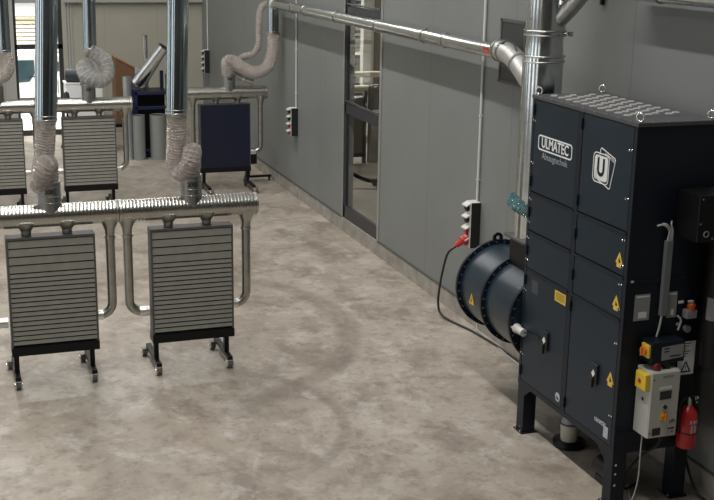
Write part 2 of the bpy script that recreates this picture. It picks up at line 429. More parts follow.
# room beyond the slot window
struct(MB().box((XW + .2, 10, -.2), (17, 33.2, 0)).build('floor_next_room', beige_m))
nw = MB()
for a, b in (((XW + .2, 33), (10.9, 33.2)), ((12.0, 33), (17, 33.2))): nw.box((a[0], a[1], 0), (b[0], b[1], 6))
nw.box((10.9, 33, 0), (12.0, 33.2, 1.05)); nw.box((10.9, 33, 3.4), (12.0, 33.2, 6))
struct(nw.build('wall_next_room', olive_m))
wn = MB()
for z in (1.05, 1.62, 1.78, 2.62): wn.box((10.9, 33.02, z), (12.0, 33.12, z + .09))
for x in (10.9, 11.42, 11.95): wn.box((x - .03, 33.02, 1.05), (x + .03, 33.12, 3.4))
wn = struct(wn.build('window_2', frame_m))
MB().box((10.9, 33.06, 1.1), (12.0, 33.07, 3.4)).build('pane', glass_m, wn)
pc = thing('partition', (8.0, 22.6, 0), 'olive partition board standing in the room seen through the slot window', 'partition')
MB().box((7.45, 22.55, .2), (8.12, 22.62, 1.35), .01).build('board', board_m, pc)
q = MB(); q.box((7.40, 22.53, .13), (8.16, 22.64, .2)); q.box((8.10, 22.53, 0), (8.16, 22.64, 1.5)); q.box((7.40, 22.53, 0), (7.46, 22.64, 1.5)); q.build('frame', frame_m, pc)
MB().box((8.28, 22.5, 1.02), (8.45, 22.505, 1.10)).build('notice', white_m, pc)
MB().box((8.2, 22.51, 0), (8.75, 22.6, 1.6), .01).build('leaf', olive_m, pc)
pj = thing('pallet_jack', (7.45, 20.2, 0), 'dark hand trolley lying on the floor beyond the slot window', 'hand trolley')
q = MB(); q.tube(cat([(7.0, 20.6, .32), (7.15, 20.4, .22), (7.35, 20.2, .14), (7.7, 20.1, .12), (8.05, 20.15, .10)]), .04, 10); q.build('handle', black_m, pj)
q = MB(); q.box((7.5, 20.0, .06), (8.2, 20.12, .12)); q.box((7.5, 20.3, .06), (8.2, 20.42, .12)); q.build('fork', frame_m, pj)
for x in (7.55, 8.1):
    for y in (20.06, 20.36): MB().cyl((x, y - .04, .05), (x, y + .04, .05), .05, n=14).build('wheel', black_m, pj)
for z, x0, y, m_, lb in ((1.31, 8.75, 26.2, tan_m, 'upper tan beam lying on trestles beyond the slot window'), (1.04, 8.5, 25.8, tan_m, 'lower tan beam lying on trestles beyond the slot window')):
    tag(MB().box((x0, y, z), (x0 + 2.2, y + .25, z + .12), .01).build('timber_beam', m_, org=(x0 + 1.1, y, z)), lb, 'beam', 'beams beyond the slot window')
tr = thing('trestle', (9.5, 25.9, 0), 'dark trestle bench carrying tan beams beyond the slot window', 'trestle')
MB().box((8.2, 25.65, .96), (11.0, 26.5, 1.04), .01).build('top', board_m, tr)
for x in (8.35, 10.8):
    for y in (25.72, 26.4): MB().box((x - .04, y - .04, 0), (x + .04, y + .04, .96)).build('leg', frame_m, tr)
for x in (8.9, 10.5): MB().box((x - .08, 26.18, 1.04), (x + .08, 26.46, 1.31)).build('block', board_m, tr)
MB().box((7.55, 22.48, 1.35), (7.95, 22.66, 1.368)).build('sheet', white_m, pc)
tag(MB().box((10.55, 29.5, 0), (10.85, 29.75, 6), .02).build('column', steelgrey_m, org=(10.7, 29.6, 0)), 'pale steel column in the room beyond the slot window', 'column')

# outside the glass door
struct(MB().box((-12, YB + .1, -.25), (18, 60, -.05)).build('ground', outground_m))
van = thing('car', (2.3, 33.9, -.05), 'white car parked outside behind the glass door', 'car')
MB().prism([(.2, .15), (4.6, .15), (4.65, .72), (3.75, .84), (3.0, 1.28), (1.2, 1.30), (.5, .95), (.15, .85)], 1, 33.05, 34.8).build('body', outwhite_m, van)
MB().prism([(1.98, 1.16), (2.40, 1.16), (2.40, .80), (2.26, .58), (1.98, .56)], 1, 33.03, 33.06).build('side_window', vglass_m, van)
MB().prism([(2.50, 1.16), (2.95, 1.16), (3.4, .86), (2.5, .82)], 1, 33.03, 33.06).build('side_window', vglass_m, van)
MB().box((2.26, 33.03, .70), (2.45, 33.05, .73)).build('door_handle', frame_m, van)
for x in (1.0, 3.8):
    for y in (33.0, 34.7): MB().cyl((x, y, .25), (x, y + .18, .25), .30, n=24).build('wheel', black_m, van)
fb = thing('building', (3, 46, -.05), 'cream louvred building across the yard outside the glass door', 'building')
MB().box((-8, 46, -.05), (16, 52, 1.5)).build('wall', facadek_m, fb)
q = MB()
for k in range(10): q.box((-8, 45.9, .0 + k * .15), (16, 46, .11 + k * .15))
q.build('cladding', facade_m, fb)
MB().box((-8.3, 45.6, 1.5), (16.3, 52.3, 1.6)).build('roof', outwhite_m, fb)

# ------------------------------------------------------------------ extraction hoods
def make_hood(slats, label, group):
    """origin: centre, front face at y=0, floor"""
    h = thing('extraction_hood', (0, 0, 0), label, 'extraction hood', group)
    W = .435
    b = MB(); b.box((-W + .012, .02, .42), (W - .012, .165, 1.555), .006); b.build('housing', dark_m, h)
    b = MB()
    for x in (-W, W - .02): b.box((x, -.004, .42), (x + .02, .17, 1.565), .003)
    b.box((-W + .02, -.004, 1.54), (W - .02, .17, 1.565), .003)
    b.build('frame', hside_m, h)
    b = MB(); z = 1.535
    for p in slats:
        z0 = z - p
        b.add([(-W + .02, .006, z - .002), (W - .02, .006, z - .002), (W - .02, 0, z0 + .011), (-W + .02, 0, z0 + .011), (-W + .02, .02, z0 + .013), (W - .02, .02, z0 + .013)],
              [[3, 2, 1, 0], [3, 4, 5, 2]]); z = z0
    b.build('louvre_panel', slat_m, h)
    MB().box((-W - .004, -.012, .33), (W + .004, .178, .425), .008).build('bottom_bar', black_m, h)
    MB().box((-W + .015, .166, .42), (W - .015, .172, 1.56)).build('back_panel', mat('navy_back_panel', (.010, .013, .030), .5, spec=.3), h)
    for x in (-.395, .365):
        MB().box((x - .025, .05, .10), (x + .025, .12, .34), .005).build('post', black_m, h)
        ft = MB().box((x - .028, -.11, .098), (x + .028, .58, .14), .006).build('foot', black_m, h)
        for y, dx in ((-.085, 0.), (.55, -.045)):
            q = x + dx
            c = MB(); c.box((min(x, q) - .03, y - .025, .09), (x + .03, y + .025, .1)); c.box((q - .036, y - .03, .035), (q - .026, y + .04, .095)); c.box((q + .026, y - .03, .035), (q + .036, y + .04, .095)); c.cyl((q - .04, y + .018, .05), (q + .04, y + .018, .05), .018, n=12)
            c = c.build('caster', chrome_m, h)
            MB().cyl((q - .022, y + .018, .05), (q + .022, y + .018, .05), .05, n=20).build('wheel', rubber_m, c)
    return h
front_slats = [.085] * 4 + [.0505] * 15
rear_slats = [.0555] * 20
H1 = make_hood(front_slats, 'slatted grey extraction hood in front row under the duct at left edge', 'extraction hoods of the front row')
H1.location = (.925, 11.76, 0)
dup(H1, (2.352, 11.76, 0), 'slatted grey extraction hood in front row, under the open right end of the duct')
H3 = make_hood(rear_slats, 'slatted grey extraction hood in rear row beside the steel cylinders', 'extraction hoods of the rear row')
H3.location = (2.255, 19.66, 0)
dup(H3, (.77, 19.66, 0), 'slatted grey extraction hood in rear row, cut off by the left picture edge')
H5 = dup(H3, (4.78, 20.84, 0), 'extraction hood by the grey wall turned to show its plain dark navy back', PI)
H5.scale = (1.07, 1, 1)

# ------------------------------------------------------------------ cross ducts above the hoods
ZD = 1.76
def make_duct(label, group):
    """origin: centre of the hood below, duct axis at y=0"""
    d = thing('branch_duct', (0, 0, 0), label, 'air duct', group)
    b = MB(); b.tube([(-.735 + 1.47 * k / 14, 0, ZD) for k in range(15)], .116, 32); b.build('main_duct', duct_m, d)
    for x in (-.73, .73): MB().ringflange((x, 0, ZD), (1, 0, 0), .121, .1, .02, 32).build('end_ring', fit_m, d)
    sc = MB(); sc.tube([(.045, 0, ZD + .01), (.045, 0, ZD + .15), (.045, 0, 2.105)], .1125, 40)
    for z in (1.90, 1.965, 2.06, 2.10): sc.torus((.045, 0, z), (0, 0, 1), .1125, .006, 32, 6)
    sc = sc.build('saddle_collar', mat('galvanised_collar', (.36, .37, .36), .3, 1.), d)
    t_ = text_mb('200', .062, Matrix.Identity(4), .003, bold=.002)
    for v in t_.v:
        a = v.x / .1135; v.x, v.y, v.z = .045 + (.1145 + v.z) * math.sin(a - .1), -(.1145 + v.z) * math.cos(a - .1), 2.015 + v.y
    t_.build('stamp', blackp_m, sc)
    for x in (-.2, .2):
        b = MB(); b.tube([(x, 0, 1.71), (x, 0, 1.665), (x, 0, 1.635), (x, 0, 1.61), (x, 0, 1.57)], [.128, .098, .066, .05, .048], 24); b.torus((x, 0, 1.60), (0, 0, 1), .05, .005, 20, 6)
        b.build('stub_tube', branch_m, d)
    for s in (-1, 1):
        b = MB(); X = .625 * s
        pts = [(X, 0, 1.71), (X, 0, 1.665), (X, 0, 1.62), (X, 0, 1.57), (X, 0, 1.5), (X, 0, .82)]
        pts += [(X - s * .13 * (1 - math.cos(a)), 0, .80 - .13 * math.sin(a)) for a in [PI / 2 * k / 8 for k in range(9)]] + [(X - s * .185, 0, .67)]
        b.tube(pts, [.115, .10, .072, .052] + [.048] * (len(pts) - 4), 20)
        b = b.build('branch_tube', branch_m, d)
        c = MB(); c.ringflange((X, 0, 1.5), (0, 0, 1), .056, .047, .03, 20); c.box((X - .012, -.075, 1.488), (X + .012, -.05, 1.512))
        c.build('clamp', clamp_m, b)
        MB().tube([(X - s * .10, 0, .67), (X - s * .20, 0, .67)], .052, 20).build('end_sleeve', elbow_m, b)
    return d
D1 = make_duct('spiral steel duct with branch tubes over the front hood at left', 'spiral ducts over the hoods')
D1.location = (.895, 11.85, 0)
dup(D1, (2.322, 11.85, 0), 'spiral steel duct with branch tubes ending above the right front hood')
dup(D1, (2.235, 19.76, 0), 'spiral steel duct over the rear hood beside the steel cylinders')
dup(D1, (.78, 19.76, 0), 'spiral steel duct over the rear hood at the left picture edge')
dup(D1, (4.83, 20.76, 0), 'spiral steel duct above the dark hood back near the grey wall')

# drop pipes and slack hoses
def drop_pipe(x, y, z0, lean, label, r=.107):
    t_ = thing('drop_pipe', (x, y, z0), label, 'duct pipe', 'vertical drop pipes')
    MB().pipe((x, y, z0), (x + lean * (6.4 - z0), y, 6.4), r, r - .006, 32).build('tube', pipe_m, t_)
    b = MB(); b.torus((x, y, z0 + .012), (0, 0, 1), r, .008, 32, 6); b.torus((x, y, z0 + .05), (0, 0, 1), r, .005, 32, 6); b.build('rim', clamp_m, t_)
def hose(pts, r, m, label, seed, n=14, crumple=.03, cl=True):
    P = cat(pts, n)
    t_ = thing('flexible_hose', P[-1], label, 'hose', 'slack flexible hoses')
    MB().tube(P, r, 26, False, crumple, seed, .025).build('film_tube', m, t_)
    if cl:
        c = MB()
        for i, k in ((0, 1), (-1, -2)): c.ringflange(P[i], P[k] - P[i], r + .008, r - .004, .022, 26)
        c.build('hose_clip', clamp_m, t_)
drop_pipe(.945, 11.87, 2.71, .056, 'thick grey drop pipe in front row nearest the left picture edge')
drop_pipe(2.24, 11.87, 2.73, .033, 'thick grey drop pipe in front row right of its neighbour')
drop_pipe(2.33, 19.76, 2.63, .015, 'grey drop pipe at the back above the balled clear hose')
drop_pipe(.985, 19.76, 2.62, .0, 'grey drop pipe at the back on the left picture edge')
drop_pipe(5.655, 20.6, 2.80, .0, 'grey drop pipe in the corner beside the grey wall', .098)
hose([(.945, 11.87, 2.72), (.925, 11.93, 2.42), (.885, 11.97, 2.2), (.865, 11.93, 2.09), (.855, 11.82, 2.09), (.875, 11.74, 2.2), (.915, 11.745, 2.29), (.94, 11.82, 2.26), (.94, 11.85, 2.10)], .1, hose_m,
     'crumpled pinkish hose folded onto the duct at left front', 1)
hose([(2.24, 11.87, 2.74), (2.24, 11.93, 2.42), (2.235, 11.97, 2.22), (2.26, 11.93, 2.13), (2.30, 11.82, 2.14), (2.345, 11.75, 2.25), (2.37, 11.76, 2.35), (2.37, 11.82, 2.29), (2.367, 11.85, 2.10)], .1, hose_m,
     'crumpled pinkish hose folded onto the right front duct', 2)
hose([(2.33, 19.76, 2.65), (2.42, 19.74, 2.58), (2.545, 19.7, 2.46), (2.575, 19.66, 2.30), (2.49, 19.62, 2.18), (2.36, 19.6, 2.19), (2.24, 19.64, 2.27), (2.22, 19.72, 2.36), (2.26, 19.76, 2.35), (2.28, 19.76, 2.10)], .13, hosec_m,
     'clear crinkled hose balled up above the rear duct', 3)
hose([(.985, 19.76, 2.64), (1.04, 19.72, 2.5), (1.0, 19.66, 2.32), (.90, 19.68, 2.25), (.80, 19.74, 2.3), (.825, 19.76, 2.10)], .1, hose_m,
     'pinkish hose half cut off by the left picture edge', 4)
hose([(5.655, 20.6, 2.82), (5.655, 20.6, 2.55), (5.56, 20.6, 2.25), (5.33, 20.6, 2.13), (5.06, 20.62, 2.24), (4.93, 20.66, 2.33), (4.84, 20.7, 2.31), (4.865, 20.76, 2.10)], .112, hose_m,
     'long pinkish hose curving from the corner pipe to the dark hood duct', 5, 18, .025)
hose([(5.60, 20.82, 3.34), (5.48, 20.82, 3.22), (5.45, 20.82, 2.9), (5.44, 20.82, 2.6), (5.34, 20.82, 2.44), (5.16, 20.84, 2.39), (5.04, 20.86, 2.27), (4.98, 20.86, 2.12)], .06, hose_m,
     'thin hose hanging behind the long corner hose', 6, 9, .03, False)
t_ = thing('tube_elbow', (5.1, 20.86, 1.9), 'short bright metal tube lying on the duct behind the dark hood', 'duct fitting')
MB().tube(cat([(4.955, 20.86, 2.16), (5.05, 20.85, 2.06), (5.18, 20.82, 2.0), (5.33, 20.78, 1.94)], 6), .06, 18).build('tube', fit_m, t_)
MB().ringflange((5.16, 20.825, 2.01), (1, -.2, -.4), .068, .055, .03, 20).build('collar', elbow_m, t_)

# ------------------------------------------------------------------ ducts along the grey wall
wd = thing('wall_duct', (5.65, 16, 3.34), 'long shiny horizontal duct running along the grey wall', 'air duct')
MB().tube([(5.65, 20.52 - k * .5, 3.34) for k in range(19)] + [(5.65, 11.45, 3.355)], .079, 28).build('tube', smooth_m, wd)
for y in (19.3, 16.98, 13.55): 
    b = MB(); b.ringflange((5.65, y, 3.34), (0, 1, 0), .087, .076, .05, 28); b.box((5.64, y - .02, 3.42), (5.66, y + .02, 3.445)); b.build('coupling', clamp_m, wd)
for y in (18.6, 15.2, 12.9):
    b = MB(); b.torus((5.65, y, 3.34), (0, 1, 0), .082, .008, 28, 6); b.cyl((5.73, y, 3.34), (XW, y, 3.34), .008, n=8); b.build('bracket', clamp_m, wd)
MB().sphere((5.65, 20.5, 3.34), .1, (1, 1, 1)).build('end_cap', cab_m, wd)
st = MB()
for k, (y, z, w_, h_) in enumerate(((11.71, .02, .03, .035), (11.67, .008, .03, .04), (11.63, .016, .03, .03), (11.59, .0, .03, .03), (11.55, .004, .035, .022), (11.65, -.03, .10, .014), (11.56, -.028, .06, .02))):
    st.box((5.5685, y - w_ / 2, 3.345 + z - h_ / 2), (5.5725, y + w_ / 2, 3.345 + z + h_ / 2))
st.build('red_sticker', redp_m, wd)
el = thing('duct_elbow', (5.5, 10.8, 3.1), 'bright curved elbow joining the wall duct to the thick riser pipe', 'duct fitting')
P = cat([(5.65, 11.5, 3.36), (5.64, 11.25, 3.35), (5.59, 10.95, 3.30), (5.51, 10.6, 3.22), (5.42, 10.25, 3.15), (5.34, 9.95, 3.12)], 6)
MB().tube(P, .108, 26).build('bend', elbow_m, el)
for i in (1, 4, 14):
    MB().ringflange(P[i], P[i + 1] - P[i - 1], .12, .106, .03, 26).build('clamp', clamp_m, el)
ld = MB(); ld.tube(cat([(5.58, 11.3, 3.44), (5.6, 11.2, 3.48), (5.6, 11.05, 3.46), (5.56, 10.9, 3.4)], 5), .008, 8); ld.build('earth_lead', cablek_m, el)
wp = MB().box((XW - .02, 11.24, 2.98), (XW - .001, 11.84, 3.67), .003)
wp = tag(wp.build('wall_plate', platedk_m, org=(XW, 11.54, 3.0)), 'dark square plate on the wall behind the duct elbow', 'wall plate')
b = MB()
for y0, y1, z0, z1 in ((11.24, 11.27, 2.98, 3.67), (11.81, 11.84, 2.98, 3.67), (11.24, 11.84, 2.98, 3.01), (11.24, 11.84, 3.64, 3.67)): b.box((XW - .028, y0, z0), (XW - .02, y1, z1))
b.build('rim', hside_m, wp)
rz = thing('riser_pipe', (5.285, 9.8, 1.74), 'thick galvanised riser pipe standing behind the navy filter unit', 'duct pipe')
MB().tube([(5.275, 9.8, 1.74), (5.275, 9.8, 3.46)], .188, 40).build('lower_pipe', smooth_m, rz)
MB().tube([(5.28, 9.8, 3.46), (5.28, 9.8, 3.62), (5.28, 9.8, 3.70), (5.28, 9.8, 6.3)], [.178, .17, .184, .184], 40).build('upper_pipe', smooth_m, rz)
b = MB()
for z in (3.42, 3.47, 3.66, 3.70): b.torus((5.28, 9.8, z), (0, 0, 1), .192, .009, 40, 6)
b.build('clamp_band', clamp_m, rz)
b = MB(); b.cyl((5.1, 9.8, 3.68), (5.46, 9.6, 3.68), .006, n=8); b.box((5.42, 9.60, 3.66), (5.46, 9.63, 3.70)); b.build('clamp_bolt', clamp_m, rz)
fx = thing('branch_hose', (5.36, 9.66, 3.86), 'ribbed silver branch hose entering the riser at the top', 'hose')
MB().tube(cat([(5.34, 9.68, 3.80), (5.41, 9.58, 3.93), (5.46, 9.5, 4.05), (5.50, 9.42, 4.25), (5.52, 9.38, 4.7)], 9), .085, 24, True, .0, 3, .07).build('film_tube', fit_m, fx)
w2 = thing('wall_duct', (5.70, 8.0, 4.09), 'horizontal duct high on the wall at the top right corner', 'air duct')
MB().tube([(5.70, 9.0 - k * .5, 4.09) for k in range(12)], .078, 28).build('tube', smooth_m, w2)
b = MB()
for y in (8.6, 7.2): b.torus((5.70, y, 4.09), (0, 1, 0), .082, .007, 28, 6); b.cyl((5.77, y, 4.09), (XW, y, 4.09), .008, n=8)
b.build('bracket', clamp_m, w2)
tag(MB().box((XW - .035, 9.74, 3.93), (XW - .005, 9.78, 4.4), .004).build('wall_bracket', black_m, org=(XW, 9.76, 4.1)), 'short dark upright bracket on the wall right of the riser', 'bracket')

# conduits and socket blocks
def conduit(y, z0, z1, label, r=.013):
    c = thing('conduit', (XW - .03, y, z0), label, 'conduit', 'wall conduits')
    MB().cyl((XW - .022, y, z0), (XW - .022, y, z1), r, n=12).build('tube', sock_m, c)
    z = z0 + .25
    while z < z1: MB().box((XW - .04, y - .018, z), (XW, y + .018, z + .02), .003).build('clip', sock_m, c); z += .75
def socket_block(y, z0, z1, label, reds):
    s = thing('socket_block', (XW - .06, y, z0), label, 'socket block', 'wall socket blocks')
    x1 = XW; x0 = XW - .122
    MB().box((XW - .12, y - .08, z0), (XW, y + .08, z1), .008).build('box', sock_m, s)
    MB().box((XW - .118, y - .086, z0 + .005), (XW - .001, y - .079, z1 - .005)).build('dark_side', blackp_m, s)  # thin black sheet over the near side of the block
    n = 4; h = (z1 - z0) / n
    for k in range(n):
        zc = z1 - h * (k + .5)
        m_ = redp_m if k in reds else blackp_m
        fl = MB(); fl.prism([(x0 + .005, zc + h * .46), (x0 - .055, zc + h * .24), (x0 - .055, zc + h * .14), (x0 + .005, zc + h * .30)], 1, y - .068, y + .068)
        fl = fl.build('flap', sock_m, s)
        MB().cyl((x0 + .01, y, zc - h * .02), (x0 - .035, y, zc - h * .13), h * .27, n=16).build('socket', m_, s)
    return s
conduit(12.25, 1.53, 6.2, 'long pale conduit on the wall above the plugged-in socket block', .016)
conduit(19.74, 1.60, 6.2, 'pale conduit on the wall left of the slot window')
socket_block(12.27, .98, 1.53, 'socket block on the wall with a red plug pushed in beside the drum', (2, 3))
socket_block(19.78, 1.10, 1.60, 'grey socket block on the wall left of the slot window', (2, 3))
conduit(26.9, 1.95, 6.2, 'dark conduit in the far corner of the hall')
socket_block(26.9, 1.42, 1.95, 'socket block in the far corner behind the rear hoods', ())
# plug and cable
pg = thing('power_plug', (5.66, 12.27, 1.05), 'red industrial plug in the wall socket with black cable', 'plug')
b = MB(); b.tube([(5.74, 12.27, 1.10), (5.68, 12.27, 1.065), (5.675, 12.27, 1.06), (5.62, 12.28, 1.02), (5.59, 12.285, .995)], [.05, .052, .040, .036, .02], 18); b.build('body', redp_m, pg)
MB().ringflange((5.67, 12.27, 1.058), (.9, 0, .45), .058, .03, .02, 20).build('collar', redp_m, pg)
tag(MB().tube(cat([(5.60, 12.285, 1.0), (5.51, 12.32, .90), (5.53, 12.5, .62), (5.55, 12.62, .36), (5.56, 12.66, .18), (5.58, 12.62, .06), (5.63, 12.45, .02), (5.72, 12.05, .016), (5.77, 11.6, .016), (5.79, 11.2, .016), (5.79, 10.7, .016), (5.77, 10.2, .016), (5.75, 9.7, .016)], 9), .014, 10)
    .build('power_cable', cablek_m, org=(5.6, 12.4, 0)), 'black cable hanging from the red plug and running along the floor behind the drum', 'cable')
tag(MB().tube(cat([(XW - .022, 12.12, .20), (XW - .03, 12.1, .08), (XW - .05, 12.0, .012), (5.78, 11.5, .012), (5.74, 10.9, .012), (5.72, 10.2, .012)], 8), .006, 8).build('earth_cable', cableg_m, org=(5.8, 12, 0)), 'thin grey cable along the plinth behind the drum', 'cable')
# crumpled teal film wrapped round the riser
fl = MB(); P = cat([(5.275 + .225 * math.cos(a), 9.8 + .225 * math.sin(a), 2.06 + dz) for a, dz in ((1.2, .0), (1.9, .03), (2.5, .04), (3.1, .02), (3.7, -.02), (4.2, -.05), (4.7, -.06))], 6)
fl.tube(P, .045, 18, True, .22, 5)
tag(fl.build('film_bundle', teal_m, org=(5.28, 9.8, 2.0)), 'crumpled translucent teal film wrapped round the riser pipe', 'plastic film')

# ------------------------------------------------------------------ navy filter unit
X0, X1, Y0, Y1, ZB, ZT = 4.94, 5.655, 7.615, 9.31, .47, 3.17
fu = thing('filter_unit', (5.3, 8.49, 0), 'tall navy extraction filter unit with white lettering beside the wall', 'filter unit')
MB().box((X0 + .018, Y0 + .006, ZB), (X1, Y1 - .006, ZT), .006).build('housing', navyd_m, fu)
# corner posts / legs
def leg(x0, x1, y0, y1):
    b = MB(); b.box((x0, y0, 0.012), (x1, y1, ZB + .02), .006); b.box((x0 - .02, y0 - .02, 0), (x1 + .02, y1 + .02, .014), .003)
    l = b.build('leg', navyd_m, fu)
    for y in (y0 + .02, y1 - .02): MB().cyl((x0 - .012, y, .014), (x0 - .012, y, .03), .01, n=8).build('anchor_bolt', chrome_m, l)
leg(X0, X0 + .13, Y0, Y0 + .13); leg(X0, X0 + .13, Y1 - .13, Y1); leg(X1 - .13, X1, Y0, Y0 + .13); leg(X1 - .13, X1, Y1 - .13, Y1)
MB().box((X0 - .004, Y0 - .004, ZB), (X0 + .03, Y1 + .004, ZB + .05), .004).build('base_beam', navyd_m, fu)
MB().box((X0 + .02, Y0 - .004, ZB), (X1, Y0 + .03, ZB + .19), .004).build('base_beam', navyd_m, fu)
MB().prism([(Y0 + .13, ZB), (Y0 + .26, ZB), (Y0 + .13, ZB - .1)], 0, X0, X0 + .02).build('gusset', navyd_m, fu)
MB().prism([(Y1 - .13, ZB), (Y1 - .24, ZB), (Y1 - .13, ZB - .09)], 0, X0, X0 + .02).build('gusset', navyd_m, fu)
MB().box((X0 - .006, Y0 - .006, 1.915), (X1, Y0 + .03, 1.94), .003).build('side_seam', navyd_m, fu)
b = MB()
b.box((X0 - .012, Y0 - .012, ZT - .02), (X1 + .012, Y1 + .012, ZT + .012), .004)
lid = b.build('lid', lid_m, fu)
lv = MB(); lv.box((X0 + .06, Y0 + .28, ZT + .011), (X1 - .08, Y1 - .08, ZT + .0135))
lv.build('vent_sheet', lid_m, lid)
for i in range(6):
    for j in range(10):
        x = X0 + .12 + i * .095; y = Y0 + .36 + j * .132 + (i % 2) * .05
        if y > Y1 - .12: continue
        z = ZT + .0135; lv = MB()
        lv.add([(x - .032, y - .014, z), (x + .032, y - .014, z), (x + .026, y + .004, z + .011), (x - .026, y + .004, z + .011), (x - .032, y + .006, z), (x + .032, y + .006, z)], [[0, 1, 2, 3], [3, 2, 5, 4], [0, 3, 4], [1, 5, 2]])
        lv.build('louvre', louvre_m, lid)
for x in (X0 + .03, X1 - .05):
    for y in (Y0 + .03, Y1 - .04):
        e = MB(); e.torus((x, y, ZT + .05), (.8, .6, 0), .03, .008, 20, 8); e.cyl((x, y, ZT + .01), (x, y, ZT + .025), .016, n=12); e.build('eye_bolt', chrome_m, fu)
for k in range(9): MB().cyl((X0 - .003, Y0 + .1 + k * .18, ZT + .008), (X0 - .003, Y0 + .1 + k * .18, ZT + .018), .009, n=8).build('lid_bolt', clamp_m, fu)
for k in range(4): MB().cyl((X0 + .12 + k * .15, Y0 - .003, ZT + .008), (X0 + .12 + k * .15, Y0 - .003, ZT + .018), .009, n=8).build('lid_bolt', clamp_m, fu)
YM = 8.46
MB().box((X0 - .006, YM - .035, ZB + .02), (X0 + .02, YM + .035, ZT - .02), .004).build('centre_post', navyd_m, fu)
MB().box((X0 - .004, Y1 - .045, ZB + .05), (X0 + .02, Y1, ZT - .02), .004).build('corner_post', navyd_m, fu)
MB().box((X0 - .004, Y0, ZB + .05), (X0 + .02, Y0 + .045, ZT - .02), .004).build('corner_post', navyd_m, fu)
levels = [(ZB + .055, 1.585), (1.61, 1.935), (1.965, 2.295), (2.325, ZT - .025)]
for ya, yb in ((Y0 + .05, YM - .04), (YM + .04, Y1 - .05)):
    for i, (za, zb) in enumerate(levels):
        p = MB().box((X0 - .004, ya, za), (X0 + .016, yb, zb), .006).build('door_panel', navy_m, fu)
        if i < 3: MB().box((X0 - .013, ya - .005, zb + .002), (X0, yb + .005, zb + .022), .004).build('ledge', navyd_m, p)
        for z in ((za + .09, zb - .09) if zb - za > .5 else ((za + zb) / 2,)): MB().cyl((X0 - .012, yb + .006 if ya > YM else yb + .01, z - .045), (X0 - .012, yb + .006 if ya > YM else yb + .01, z + .045), .011, n=10).build('hinge', navyd_m, p)
        for z in ((za + .24, zb - .2) if zb - za > .5 else (za + .06, zb - .06)):
            for dy in (.012, .045):
                MB().sphere((X0 - .006, (ya + dy) if ya < YM else (yb - dy + .03), z + .02 - dy * .2), .009, (.6, 1, 1), 8).build('bolt', chrome_m, p)
        if i == 0:
            yc = ya + .30 if ya < YM else ya + .32; zc = 1.05
            h = MB().box((X0 - .025, yc - .05, zc - .085), (X0 - .003, yc + .05, zc + .085), .01).build('latch', blackp_m, p)
            MB().plate('front', X0 - .025, [(yc - .026, zc + .0), (yc, zc - .03), (yc + .026, zc + .0), (yc, zc + .035)], .004).build('lock', white_m, h)
            MB().box((X0 - .045, yc - .012, zc - .12), (X0 - .022, yc + .012, zc - .035), .005).build('lever', blackp_m, h)
# lettering on the upper doors
M = M_front(X0 - .005, 8.87, 2.785)
text_mb('ULMATEC', .125, M, .003, .86, .002).build('lettering', white_m, fu)
b = frame_mb(rrect(0, 0, .60, .135, .035), rrect(0, 0, .575, .110, .025), M); b.build('logo_border', white_m, fu)
text_mb('Absaugtechnik', .084, M_front(X0 - .005, 8.865, 2.672), .002, .92, -.0012).build('lettering', pale_m, fu)
# U emblem: white tile with dark U in front of an outlined tilted card
M = M_front(X0 - .0065, 8.10, 2.745)
tile = [(M @ Vector((p[0], p[1], 0))) for p in rrect(0, 0, .20, .20, .03)]
MB().plate('front', X0 - .005, [(v.y, v.z) for v in tile], .002).build('emblem_tile', white_m, fu)
text_mb('U', .20, M_front(X0 - .0085, 8.10, 2.745), .002, .85, .006).build('emblem_letter', navyd_m, fu)
frame_mb(rrect(0, 0, .245, .245, .045), rrect(0, 0, .228, .228, .037), M).build('emblem_border', white_m, fu)
M = M_front(X0 - .005, 8.035, 2.755, math.radians(-14))
frame_mb(rrect(0, 0, .24, .27, .02), rrect(0, 0, .225, .255, .014), M).build('emblem_card', white_m, fu)
text_mb('ULMATEC', .036, M @ Matrix.Translation((.035, .105, .0)), .002).build('lettering', white_m, fu)
# warning triangles and stickers
def warn(face, p, a, z, s, par):
    sy = -1 if face == 'front' else 1
    tri = [(a - s * .32, z), (a + s * .32, z), (a + s * .32, z + s * .32), (a + s * .5, z + s * .32), (a, z + s * 1.2), (a - s * .5, z + s * .32), (a - s * .32, z + s * .32)]
    w_ = MB().plate(face, p, tri, .002).build('warning_label', yellow_m, par)
    z += s * .22
    b_ = MB(); b_.plate(face, p - .002, [(a - s * .22, z + s * .18), (a + s * .1, z + s * .16), (a + s * .04, z + s * .34), (a + s * .12, z + s * .36), (a - s * .06, z + s * .62), (a - .0, z + s * .42), (a - s * .14, z + s * .4)], .001)
    b_.build('symbol', blackp_m, w_)
for z in (2.02, 1.665, 1.02): warn('front', X0 - .005, 7.735, z, .105, fu)
MB().plate('front', X0 - .005, [(8.52, 1.46), (8.71, 1.46), (8.71, 1.555), (8.52, 1.555)], .002).build('yellow_sticker', yellow_m, fu)
b = MB()
for k in range(4): b.plate('front', X0 - .007, [(8.54, 1.48 + k * .018), (8.69, 1.48 + k * .018), (8.69, 1.486 + k * .018), (8.54, 1.486 + k * .018)], .001)
b.build('sticker_print', blackp_m, fu)
MB().plate('front', X0 - .005, [(9.02, 1.41), (9.14, 1.41), (9.14, 1.53), (9.02, 1.53)], .001).build('faded_sticker', mat('faded_label', (.05, .055, .07), .5), fu)
b = MB(); b.plate('front', X0 - .005, [(8.555 + .042 * math.cos(k * PI / 10), .61 + .042 * math.sin(k * PI / 10)) for k in range(20)], .002); b.build('round_sticker', pale_m, fu)
